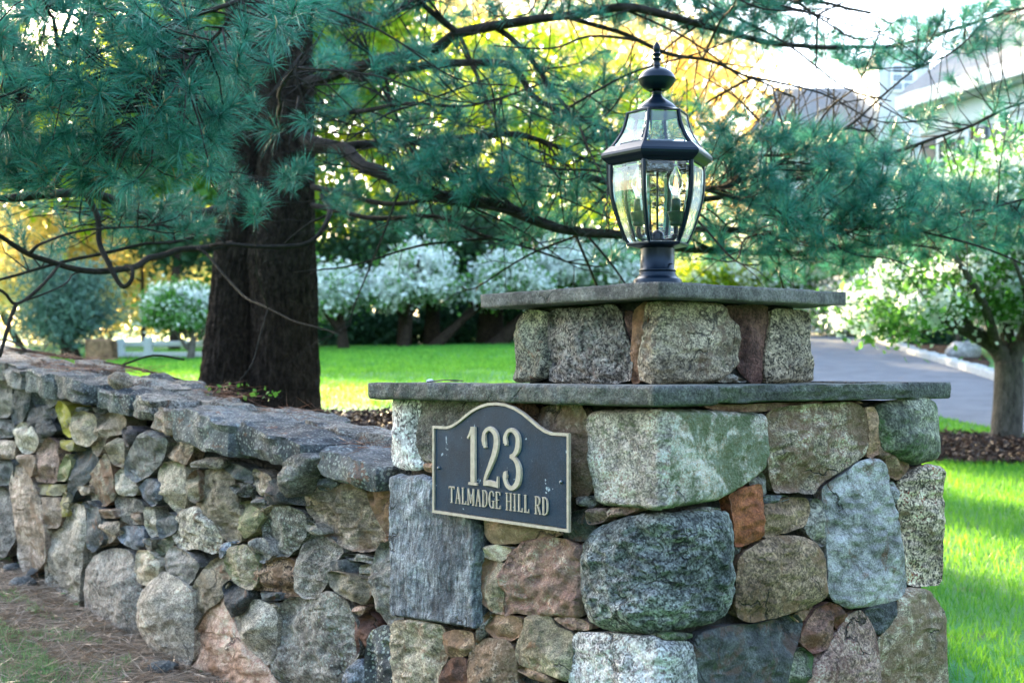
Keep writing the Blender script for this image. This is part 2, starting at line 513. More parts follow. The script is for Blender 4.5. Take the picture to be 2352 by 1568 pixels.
class BentFace:
    """two vertical faces meeting at a corner, rounded by k metres"""
    def __init__(s, s_, off=0.0): s.c = corner(s_); s.off = off
    def hit(s, px, py, k):
        d = ray(px, py); o = Vector((0, 0, EYE))
        ts = []
        for n in (NLF, NRF):
            den = d.dot(n)
            ts.append((s.c - o).dot(n)/den if abs(den) > 1e-6 else 0)
        a, b = ts; m = max(a, b)
        ea, eb = math.exp((a-m)/k), math.exp((b-m)/k)
        t = m + k*math.log(ea+eb) - 0
        w = ea/(ea+eb)
        n = (NLF*w + NRF*(1-w)).normalized()
        return o + d*t, n
class FlatFace:
    def __init__(s, p, n): s.p = p; s.n = n
    def hit(s, px, py, k):
        d = ray(px, py); o = Vector((0, 0, EYE))
        t = (s.p-o).dot(s.n)/d.dot(s.n)
        return o+d*t, s.n

def make_stone(name, poly, face, mat, parent, h=4.0, relief=.020, edge=7, base=-.012, k=.012, seed=0, rough=.006, facets=5, facet_amp=.028, skirt=.07, grow=1.035, tilt=0.0, label=None, round_=1, steps=.0):
    rnd = random.Random(seed*7919+13)
    P = np.array(poly, float); c = P.mean(0)
    P = c+(P-c)*grow
    P = chaikin(P, round_)
    P = resample(P, h)
    # uneven rim
    J = []
    for i, p in enumerate(P):
        v = noise.noise(Vector((p[0]*.06, p[1]*.06, seed*3.1)))*2.6 + noise.noise(Vector((p[0]*.2, p[1]*.2, seed*5.1)))*1.1
        w = p-c; J.append(p + w/(np.hypot(*w)+1e-6)*v*.8)
    P = np.array(J); n = len(P)
    gx, gy = np.meshgrid(np.arange(P[:, 0].min(), P[:, 0].max(), h), np.arange(P[:, 1].min(), P[:, 1].max(), h*.95))
    gx = gx.copy(); gx[1::2] += h/2
    q = np.stack([gx.ravel(), gy.ravel()], -1)
    ins, d = poly_dist(q, P); q = q[ins & (d > h*.55)]
    pts = [Vector(a) for a in P]+[Vector(a) for a in q]
    vs, _, fs, *_r = delaunay_2d_cdt(pts, [(i, (i+1) % n) for i in range(n)], [], 1, 1e-4)
    Q = np.array([(v.x, v.y) for v in vs])
    _, D = poly_dist(Q, P)
    D[:n] = 0
    size = math.sqrt(max(1, np.ptp(P[:, 0])*np.ptp(P[:, 1])))
    E = min(edge, size*.42)
    fl = []
    for _ in range(facets):
        a = rnd.uniform(0, 6.283); g = rnd.uniform(.25, 1.0)
        fl.append((math.cos(a)*g, math.sin(a)*g, rnd.uniform(-.1, .35)))
    ta = rnd.uniform(0, 6.283); tx, ty = math.cos(ta)*tilt, math.sin(ta)*tilt
    V = []; cc = Q.mean(0)
    for (x, y), dd in zip(Q, D):
        t = min(1, dd/E)
        prof = max(0, 1-(1-t)**2.2)**.8
        X, Y = (x-cc[0])/size*2, (y-cc[1])/size*2
        f = min([a*X+b*Y+g for a, b, g in fl]+[.35]) if fl else .35
        hh = relief*prof + facet_amp*(f-.35)*prof
        nn = noise.fractal(Vector((x*.013, y*.013, seed*1.7)), 1.0, 2.0, 3)*rough*1.6
        nn += noise.fractal(Vector((x*.06, y*.06, seed*2.9)), 1.0, 2.0, 2)*rough*.45
        nn += abs(noise.noise(Vector((x*.03, y*.045, seed*4.3))))*-rough*1.2
        st_ = noise.noise(Vector((x*.018+seed, y*.03, seed*.7)))*3.0
        fr_ = st_-math.floor(st_); hh -= steps*min(1, max(0, (fr_-.42)/.12))*prof
        hh += nn*(.25+.75*prof) + base + (tx*X+ty*Y)*.5
        p, nr = face.hit(x, y, k)
        V.append(p+nr*hh)
    F = [tuple(f) for f in fs]
    # sides going back into the wall
    b0 = len(V)
    for i in range(n):
        x, y = Q[i]; p, nr = face.hit(c[0]+(x-c[0])*.975, c[1]+(y-c[1])*.975, k)
        V.append(p-nr*(skirt*.35))
    for i in range(n):
        x, y = Q[i]; p, nr = face.hit(c[0]+(x-c[0])*.93, c[1]+(y-c[1])*.93, k)
        V.append(p-nr*skirt)
    for i in range(n):
        j = (i+1) % n
        F.append((i, j, b0+j, b0+i)); F.append((b0+i, b0+j, b0+n+j, b0+n+i))
    o = mesh_obj(name, V, F, mat, parent, smooth=True)
    bm = bmesh.new(); bm.from_mesh(o.data); bmesh.ops.recalc_face_normals(bm, faces=bm.faces[:]); bm.to_mesh(o.data); bm.free()
    # make sure the front looks outwards
    p, nr = face.hit(c[0], c[1], k)
    nrm = sum((f.normal for f in o.data.polygons[:len(fs)]), Vector())
    if nrm.dot(nr) < 0: o.data.flip_normals()
    sharpen(o, 40)
    if label: o['label'] = label
    return o

def A_(pts): return [((x/1.654+1080)*.765625, (y/1.654+1100)*.765625) for x, y in pts]
def B_(pts): return [((x/1.654+1950)*.765625, (y/1.654+1100)*.765625) for x, y in pts]
def C_(pts): return [((x/1.5174+1050)*.765625, (y/1.5174+780)*.765625) for x, y in pts]
def G_(pts): return [((x/1.654+600)*.765625, (y/1.654+1100)*.765625) for x, y in pts]
def F_(pts): return [((x/1.4958)*.765625, (y/1.4958+1000)*.765625) for x, y in pts]

# ------------------------------------------------------------------ stone pillar
M_MORTAR = noisy('mortar', (.015, .015, .014), (.05, .048, .043), 18, .95, .9, 55, .02)
pillar = thing('stone_pillar', (CTR.x, CTR.y, ground(CTR.x, CTR.y)), 'wide square fieldstone pillar with two stone ledges, carrying the sign and lantern', 'stone pillar')
def prism(name, s, z0, z1, mat, parent, inset, amp=.012, step=.05):
    """square core with an uneven surface"""
    s = s-2*inset; c = corner(s); V = []; F = []
    n = int(s/step); m = int((z1-z0)/step)+1
    ring = []
    cs = [c, c+ER*s, c+ER*s+EL*s, c+EL*s]
    for a, b in zip(cs, cs[1:]+cs[:1]):
        for i in range(n): ring.append(a+(b-a)*i/n)
    K = len(ring)
    for j in range(m+1):
        z = z0+(z1-z0)*j/m
        for r in ring:
            d = (r-CTR).normalized()
            q = Vector((r.x, r.y, z)); q += d*amp*noise.noise(q*14); V.append(q)
    for j in range(m):
        for i in range(K):
            a = j*K+i; b = j*K+(i+1) % K; F.append((a, b, b+K, a+K))
    F.append(tuple(range(m*K, m*K+K)))
    F.append(tuple(range(K-1, -1, -1)))
    return mesh_obj(name, V, F, mat, parent, smooth=True)
prism('mortar_core', S_BODY, EYE-1.5, Z_LEDGE_B-.002, M_MORTAR, pillar, .05)
prism('mortar_core', S_TIER, Z_LEDGE-.002, Z_TOP_B-.002, M_MORTAR, pillar, .035)
bodyF = BentFace(S_BODY); tierF = BentFace(S_TIER)
STN = 'fieldstone'
body_stones = [
 (A_, 'pale', [(145,165),(160,158),(270,162),(290,200),(272,260),(275,420),(300,490),(270,510),(200,508),(150,485),(137,440),(145,300)], dict(edge=22, relief=.03), dict(speck=.8, sscale=90)),
 (A_, 'grey', [(300,165),(600,175),(650,200),(640,300),(620,470),(400,478),(300,468),(278,430),(272,300),(280,200)], dict(), dict()),
 (A_, 'orange', [(298,480),(380,475),(400,520),(380,535),(310,520)], dict(), dict()),
 (A_, 'brown', [(640,180),(820,180),(855,220),(845,290),(700,300),(650,240)], dict(base=-.02), dict()),
 (A_, 'tan', [(880,200),(1060,190),(1085,240),(1100,330),(1115,480),(1120,600),(1090,640),(1020,640),(900,600),(860,450),(850,270)], dict(base=-.022, relief=.03, edge=40), dict(rust=.7)),
 (A_, 'quoin', [(1125,225),(1200,212),(1480,206),(1700,212),(2010,230),(2030,260),(2035,420),(2020,510),(1960,560),(1870,620),(1800,660),(1650,690),(1440,718),(1380,700),(1200,690),(1155,670),(1125,500),(1115,300)], dict(k=.004, edge=12, relief=.02, facets=0, rough=.004, grow=1.0, label='large corner block, pale on one side and green with algae on the other')),
 (A_, 'grey', [(1050,650),(1130,640),(1155,680),(1130,700),(1060,690)], dict(), dict()),
 (A_, 'pink', [(1095,735),(1110,705),(1190,700),(1215,740),(1180,775),(1110,785)], dict(), dict()),
 (A_, 'pink', [(1205,720),(1230,698),(1340,692),(1365,708),(1300,735),(1215,750)], dict(), dict()),
 (A_, 'dark', [(1010,720),(1110,700),(1125,770),(1120,820),(1080,870),(980,860),(930,800),(950,760)], dict(base=-.025), dict()),
 (A_, 'tan', [(595,755),(650,745),(900,770),(960,800),(975,840),(850,860),(720,880),(640,880),(605,840)], dict(relief=.03, edge=30), dict(rust=.8)),
 (A_, 'blue', [(140,545),(180,530),(250,540),(300,530),(375,560),(385,680),(560,725),(590,800),(598,950),(580,1000),(585,1200),(590,1310),(500,1290),(360,1270),(240,1250),(160,1240),(145,1200),(150,1000),(140,800)], dict(edge=9, relief=.022, facets=0, rough=.004, grow=1.0, label='tall blue-grey banded slab with a pale vein'), dict()),
 (A_, 'cream', [(590,895),(650,885),(730,900),(725,940),(680,970),(610,950),(582,925)], dict(), dict()),
 (A_, 'olive', [(600,950),(690,975),(700,1000),(690,1200),(700,1230),(640,1215),(580,1170),(575,1010)], dict(), dict(rust=.7)),
 (A_, 'pink', [(700,1000),(740,920),(800,870),(900,852),(1000,860),(1075,900),(1080,980),(1070,1050),(1085,1180),(1075,1245),(950,1230),(850,1240),(750,1215),(700,1240),(695,1150),(690,1060)], dict(rough=.011, edge=10, relief=.028, facets=5, facet_amp=.02, label='rough pink granite stone'), dict()),
 (A_, 'salt', [(1100,860),(1150,800),(1250,760),(1350,735),(1500,725),(1750,710),(1850,720),(1868,780),(1875,900),(1875,1150),(1845,1230),(1750,1280),(1600,1310),(1480,1340),(1350,1325),(1200,1310),(1130,1270),(1090,1200),(1080,1100),(1075,950)], dict(k=.07, edge=60, relief=.05, rough=.012, facets=3, grow=1.0, label='huge rounded dark speckled corner boulder'), dict()),
 (A_, 'cream', [(150,1265),(250,1255),(400,1290),(395,1400),(415,1450),(380,1500),(370,1600),(150,1600),(140,1450)], dict(rough=.009), dict(moss=.5)),
 (A_, 'brown', [(400,1320),(450,1305),(540,1320),(545,1400),(500,1440),(420,1440),(395,1380)], dict(edge=26, relief=.03), dict()),
 (A_, 'maroon', [(380,1520),(430,1445),(500,1445),(515,1500),(520,1600),(370,1600)], dict(), dict()),
 (A_, 'tan', [(525,1420),(600,1350),(700,1355),(745,1400),(755,1500),(760,1600),(515,1600),(515,1490)], dict(edge=26, relief=.03), dict(speck=.8)),
 (A_, 'brown', [(600,1240),(640,1230),(700,1235),(780,1245),(785,1330),(740,1360),(650,1350),(600,1310)], dict(), dict()),
 (A_, 'grey', [(580,1250),(620,1215),(625,1240),(595,1300),(590,1350),(560,1380),(555,1360)], dict(), dict()),
 (A_, 'olive', [(800,1240),(920,1240),(950,1290),(1030,1320),(1030,1400),(1020,1540),(1000,1560),(900,1520),(780,1480),(757,1440),(760,1370),(790,1310)], dict(edge=30, relief=.035), dict(streak=.5)),
 (A_, 'pink', [(940,1250),(990,1240),(1080,1255),(1120,1280),(1110,1310),(1020,1305),(960,1270)], dict(), dict()),
 (A_, 'brown', [(750,1490),(790,1485),(900,1530),(940,1570),(850,1560),(755,1510)], dict(), dict()),
 (A_, 'slate', [(760,1540),(850,1575),(960,1580),(1010,1600),(1000,1640),(760,1640)], dict(base=-.03), dict()),
 (A_, 'pale', [(1040,1318),(1200,1318),(1420,1338),(1500,1362),(1650,1362),(1680,1390),(1698,1450),(1688,1620),(1015,1620),(1020,1460)], dict(k=.02, edge=22, relief=.03, facets=3, grow=1.0), dict(moss=.35, mossc=(.11, .15, .09), speck=.7, sscale=140)),
 (A_, 'moss', [(1500,1340),(1560,1322),(1660,1325),(1670,1342),(1620,1362),(1540,1358)], dict(), dict()),
 (B_, 'grey', [(225,715),(300,695),(370,705),(350,730),(260,732)], dict(base=-.01), dict()),
 (B_, 'tan', [(595,235),(640,205),(800,185),(1020,175),(1080,200),(1100,280),(1105,400),(1085,440),(1000,500),(870,580),(835,635),(750,625),(640,630),(615,560),(600,400)], dict(edge=16, facets=5, facet_amp=.028, rough=.008, grow=1.0, label='broad grey and brown stone under the ledge'), dict(rust=.62, rustc=(.24, .12, .06), speck=.6)),
 (B_, 'orange', [(1095,205),(1130,200),(1155,240),(1150,300),(1165,380),(1160,430),(1120,450),(1095,440),(1110,380),(1105,280)], dict(), dict(moss=.2)),
 (B_, 'moss', [(1155,190),(1250,165),(1400,155),(1440,190),(1450,280),(1460,420),(1440,455),(1330,485),(1260,460),(1180,420),(1165,360),(1150,280)], dict(edge=34, relief=.04, rough=.008, label='dark stone furred with green moss'), dict(streak=.6)),
 (B_, 'brown', [(1160,390),(1200,400),(1210,440),(1185,465),(1155,440)], dict(), dict()),
 (B_, 'brown', [(1190,470),(1215,420),(1250,440),(1310,490),(1290,530),(1245,565),(1200,535)], dict(), dict(rust=.8)),
 (B_, 'grey', [(525,545),(590,525),(608,560),(612,630),(580,640),(530,590)], dict(base=-.02), dict()),
 (B_, 'rust', [(410,640),(480,605),(570,585),(580,620),(582,740),(572,850),(480,890),(445,890),(440,800),(425,700)], dict(edge=9, facets=4, facet_amp=.03, label='rust-red stone'), dict()),
 (B_, 'brown', [(582,690),(640,670),(720,650),(800,655),(815,720),(790,790),(700,820),(600,850),(580,840)], dict(edge=20), dict(rust=.3)),
 (B_, 'slate', [(585,640),(700,640),(712,658),(640,680),(585,675)], dict(), dict()),
 (B_, 'grey', [(820,660),(860,655),(885,700),(892,880),(870,895),(800,830),(790,800),(815,740)], dict(), dict()),
 (B_, 'pale', [(870,600),(950,550),(1000,520),(1040,480),(1100,455),(1165,455),(1200,510),(1205,580),(1240,700),(1265,800),(1280,950),(1295,1080),(1290,1145),(1150,1190),(1000,1205),(920,1160),(905,1100),(900,950),(895,800),(880,690)], dict(edge=14, facets=3, facet_amp=.018, rough=.009, grow=1.0, label='tall pale granite stone'), dict()),
 (B_, 'tan', [(1260,570),(1320,520),(1380,490),(1465,505),(1470,650),(1478,850),(1470,1050),(1450,1075),(1340,1085),(1300,1070),(1290,950),(1270,800),(1250,680),(1265,620)], dict(edge=14, rough=.009, facets=4, facet_amp=.02), dict(speck=.9, rust=.3)),
 (B_, 'pale', [(1210,580),(1240,570),(1265,620),(1250,690),(1225,640)], dict(base=-.02), dict()),
 (B_, 'brown', [(460,960),(500,910),(580,860),(680,835),(780,840),(850,880),(885,930),(895,1050),(905,1120),(880,1160),(780,1210),(640,1250),(520,1275),(460,1255),(445,1200),(450,1050)], dict(edge=26, relief=.032, grow=1.0, label='domed brown stone with a rusty rim'), dict(rust=.45)),
 (B_, 'grey', [(445,905),(490,898),(475,930),(450,940)], dict(base=-.02), dict()),
 (B_, 'dark', [(270,1330),(400,1290),(560,1280),(740,1230),(775,1270),(760,1350),(720,1450),(690,1620),(255,1620),(260,1480),(240,1380)], dict(edge=12, facets=5, facet_amp=.025, label='dark blue-brown slab'), dict(rust=.5, rustc=(.14, .07, .05))),
 (B_, 'maroon', [(800,1270),(850,1200),(920,1170),(935,1230),(930,1330),(900,1400),(840,1425),(770,1380),(775,1320)], dict(facets=6, facet_amp=.03), dict()),
 (B_, 'maroon', [(920,1175),(960,1185),(1010,1240),(1010,1280),(960,1310),(940,1290)], dict(), dict()),
 (B_, 'brown', [(740,1235),(850,1190),(800,1260),(770,1275)], dict(base=-.02), dict()),
 (B_, 'pink', [(940,1340),(1000,1240),(1060,1210),(1110,1260),(1145,1350),(1150,1620),(790,1620),(830,1500),(900,1410)], dict(edge=40, relief=.04), dict(rust=.5, rustc=(.24, .09, .07))),
 (B_, 'dark', [(1085,1210),(1180,1175),(1240,1165),(1245,1200),(1210,1290),(1160,1335),(1120,1280)], dict(facets=4, facet_amp=.02), dict()),
 (B_, 'tan', [(1255,1160),(1300,1100),(1400,1110),(1445,1170),(1485,1230),(1490,1400),(1500,1620),(1150,1620),(1150,1360),(1220,1280),(1250,1210)], dict(edge=16, facets=5, facet_amp=.028), dict(rust=.75)),
 (B_, 'moss', [(740,1430),(770,1395),(820,1420),(835,1450),(780,1620),(690,1620)], dict(), dict()),
 (B_, 'pink', [(310,200),(340,178),(420,190),(1060,168),(1085,185),(800,190),(590,225),(380,222)], dict(base=-.022, relief=.012, edge=5), dict()),
]
for i, s in enumerate(body_stones):
    f, kd, pts, kw = s[:4]; over = s[4] if len(s) > 4 else {}
    so = make_stone(STN, f(pts), bodyF, kind_mat(kd, **over), pillar, seed=i+1, **kw)
    if kd == 'quoin':     # algae grows on the face turned to the lawn
        so.data.materials.append(kind_mat('quoin', moss=.98, mossc=(.085, .14, .035), A=None) if False else kind_mat('quoin', moss=.85, mossc=(.055, .095, .022), speck=.45))
        for pl in so.data.polygons:
            c_ = pl.center + PW(pillar)
            if (c_-corner(S_BODY)).dot(ER) > .02+.012*noise.noise(c_*20): pl.material_index = 1
# courses below the frame down to the ground
for i, (x0, x1) in enumerate([(900, 1080), (1085, 1290), (1295, 1500), (1520, 1730), (1735, 1980), (1985, 2170)]):
    kd = ['grey', 'tan', 'pale', 'brown', 'grey', 'tan'][i]
    make_stone(STN, [(x0, 1590), (x0+8, 1582), (x1-8, 1580), (x1, 1590), (x1-4, 1760), (x0+10, 1775)], bodyF, kind_mat(kd), pillar, seed=90+i, h=12, edge=26)
tier_stones = [
 ('moss', [(735,400),(730,330),(745,270),(780,235),(880,238),(885,300),(890,400),(895,470),(870,530),(820,548),(725,548),(735,470)], dict(edge=30, relief=.035, base=-.018), dict(moss=.4, mossc=(.14, .15, .05))),
 ('grey', [(890,250),(920,228),(1040,222),(1170,203),(1212,240),(1222,320),(1253,400),(1262,450),(1245,552),(900,552),(895,450),(890,330)], dict(rough=.009, facets=4, facet_amp=.02), dict(speck=.8, sscale=110, rust=.35, rustc=(.3, .2, .17))),
 ('maroon', [(1215,230),(1262,240),(1262,400),(1240,370),(1225,320)], dict(base=-.025), dict()),
 ('orange', [(1268,240),(1320,195),(1345,205),(1330,300),(1308,420),(1302,552),(1262,555),(1258,480),(1265,340)], dict(edge=9, base=-.014, label='thin orange stone'), dict(rust=.8)),
 ('olive', [(1338,205),(1420,192),(1700,200),(1725,240),(1772,320),(1775,400),(1760,480),(1700,530),(1660,555),(1310,555),(1308,430),(1325,310)], dict(k=.03, edge=24, relief=.03, rough=.008, facets=4, facet_amp=.02, grow=1.0, label='broad olive-grey stone of the upper tier'), dict(streak=0, speck=.6, rust=.45, rustc=(.22, .13, .08), moss=.3)),
 ('grey', [(1690,556),(1760,512),(1845,556)], dict(base=-.02), dict(lichen=.6)),
 ('maroon', [(1725,215),(1930,205),(1937,300),(1907,430),(1907,555),(1860,555),(1800,500),(1780,400),(1775,300)], dict(base=-.024, edge=10), dict(rust=.2)),
 ('olive', [(1940,225),(2100,238),(2108,290),(2105,400),(2125,490),(2125,548),(1925,555),(1908,520),(1915,420),(1935,310)], dict(edge=22, relief=.03), dict(streak=0, speck=.8, sscale=120)),
]
for i, (kd, pts, kw, over) in enumerate(tier_stones):
    make_stone(STN, C_(pts), tierF, kind_mat(kd, **over), pillar, seed=120+i, **dict(dict(edge=6), **dict(kw, grow=1.05, edge=min(14, kw.get('edge', 7)))))

# ------------------------------------------------------------------ ledge slabs
def slab(name, outline, z0, z1, mat, parent, amp=.006, step=.012, chip=.006, layers=0, seed=0, label=None, topz=None):
    """stone slab from a plan outline (world xy), rock-faced edge"""
    P = resample(np.array([(p[0], p[1]) for p in outline], float), step)
    n = len(P); c = P.mean(0)
    zs = [0, .12, .35, .6, .85, 1.0]
    V = []; F = []
    # outward normals
    tng = np.roll(P, -1, 0)-np.roll(P, 1, 0); nr = np.stack([tng[:, 1], -tng[:, 0]], -1); nr /= (np.hypot(*nr.T)[:, None]+1e-9)
    area = .5*np.sum(P[:, 0]*np.roll(P[:, 1], -1)-np.roll(P[:, 0], -1)*P[:, 1])
    if area < 0: nr = -nr
    for j, t in enumerate(zs):
        for i in range(n):
            x, y = P[i]
            z = z0+(z1-z0)*t
            a = noise.fractal(Vector((x*26, y*26, z*40+seed)), 1, 2, 3)*amp + noise.noise(Vector((x*6, y*6, seed*2.)))*amp*1.2
            if layers: a += (amp*.9)*math.copysign(1, math.sin(z*330+noise.noise(Vector((x*7, y*7, seed)))*4))*.5
            if j == 0: a -= chip*(1+noise.noise(Vector((x*18, y*18, seed+9)))*1.2)*1.3
            if j == len(zs)-1: a -= chip*.35*(1+noise.noise(Vector((x*22, y*22, seed+5))))
            zz = z
            if j == 0: zz += noise.noise(Vector((x*12, y*12, seed+4)))*.0035+.001
            if j == len(zs)-1: zz += noise.noise(Vector((x*9, y*9, seed+7)))*.0022
            V.append((x+nr[i][0]*a, y+nr[i][1]*a, zz))
    for j in range(len(zs)-1):
        for i in range(n):
            a = j*n+i; b = j*n+(i+1) % n; F.append((a, b, b+n, a+n))
    for j, rev in ((len(zs)-1, False), (0, True)):
        rim = [Vector(V[j*n+i][:2]) for i in range(n)]
        arr = np.array([(p.x, p.y) for p in rim])
        g = step*2.2
        gx, gy = np.meshgrid(np.arange(arr[:, 0].min(), arr[:, 0].max(), g), np.arange(arr[:, 1].min(), arr[:, 1].max(), g))
        q = np.stack([gx.ravel(), gy.ravel()], -1); ins, d = poly_dist(q, arr); q = q[ins & (d > g*.5)]
        vs, _, fs, *_r = delaunay_2d_cdt(rim+[Vector(a) for a in q], [(i, (i+1) % n) for i in range(n)], [], 1, 1e-6)
        if len(vs) < n: continue
        idx = []
        for k, v in enumerate(vs):
            if k < n: idx.append(j*n+k)
            else:
                zc = V[j*n][2] if False else (z1 if j else z0)
                if j:
                    zc += noise.fractal(Vector((v.x*8, v.y*8, seed)), 1, 2, 3)*.003
                    if layers: zc += .003*round(noise.noise(Vector((v.x*4, v.y*4, seed+3)))*2.5)
                idx.append(len(V)); V.append((v.x, v.y, zc))
        for f in fs:
            ff = [idx[k] for k in f]; F.append(tuple(ff[::-1]) if rev else tuple(ff))
    o = mesh_obj(name, V, F, mat, parent, smooth=False)
    bm = bmesh.new(); bm.from_mesh(o.data); bmesh.ops.recalc_face_normals(bm, faces=bm.faces[:]); bm.to_mesh(o.data); bm.free()
    o.data.polygons.foreach_set('use_smooth', [True]*len(o.data.polygons))
    if label: o['label'] = label
    return o
capo = Vector((-.012, 0, 0))
CC = corner(S_CAP, capo)
def cp(a, b): p = CC+ER*a+EL*b; return (p.x, p.y)
bluestone = rock('bluestone', (.070, .070, .068), (.105, .104, .10), speck=.4, sscale=240, streak=.25, angle=1.57, moss=.12, mossc=(.09, .11, .05), rust=.12, rustc=(.15, .12, .09), lichen=.15, bump=.7, seed=41)
bluestone2 = rock('bluestone', (.075, .08, .068), (.125, .13, .11), speck=.4, sscale=200, streak=.4, angle=1.57, moss=.42, mossc=(.07, .10, .04), lichen=.1, bump=.9, seed=57)
slab('ledge_slab', [cp(0, 0), cp(.208, .004), cp(.206, .5), cp(.21, 1.13), cp(.16, 1.148), cp(.075, 1.15), cp(.03, 1.168), cp(.008, 1.145), cp(.004, .98), cp(0, .5)], Z_LEDGE_B, Z_LEDGE, bluestone, pillar, amp=.0075, chip=.007, seed=3, label='long grey ledge slab with a broken left end')
slab('ledge_slab', [cp(.2115, .012), cp(.945, .010), cp(.943, .34), cp(.2115, .33)], Z_LEDGE_B+.006, Z_LEDGE-.001, bluestone2, pillar, amp=.008, chip=.008, layers=1, seed=5, label='flaking layered ledge slab on the right')
slab('ledge_slab', [cp(.948, .03), cp(1.145, .032), cp(1.142, .6), cp(1.14, 1.1), cp(.95, 1.11), cp(.948, .5)], Z_LEDGE_B+.004, Z_LEDGE+.003, bluestone, pillar, amp=.004, chip=.004, seed=8)
slab('ledge_slab', [cp(.2135, .345), cp(.944, .345), cp(.945, 1.12), cp(.5, 1.14), cp(.2135, 1.13)], Z_LEDGE_B+.002, Z_LEDGE-.004, bluestone, pillar, amp=.004, chip=.004, seed=11)
CT = corner(S_TOP, Vector((.0, 0, 0)))
def ct(a, b): p = CT+ER*a+EL*b; return (p.x, p.y)
topstone = rock('bluestone_cap', (.095, .084, .08), (.14, .126, .118), speck=.3, sscale=240, streak=.2, angle=1.57, moss=.15, mossc=(.10, .10, .06), rust=.15, rustc=(.15, .12, .10), lichen=.12, bump=.35, seed=77)
s = S_TOP
slab('top_cap', [ct(.004, .004), ct(s*.5, .001), ct(s, 0), ct(s, s*.5), ct(s, s), ct(s*.5, s), ct(0, s), ct(.0, s*.5)], Z_TOP_B, Z_TOP, topstone, pillar, amp=.0022, chip=.0022, seed=21, label='square bluestone cap under the lantern')

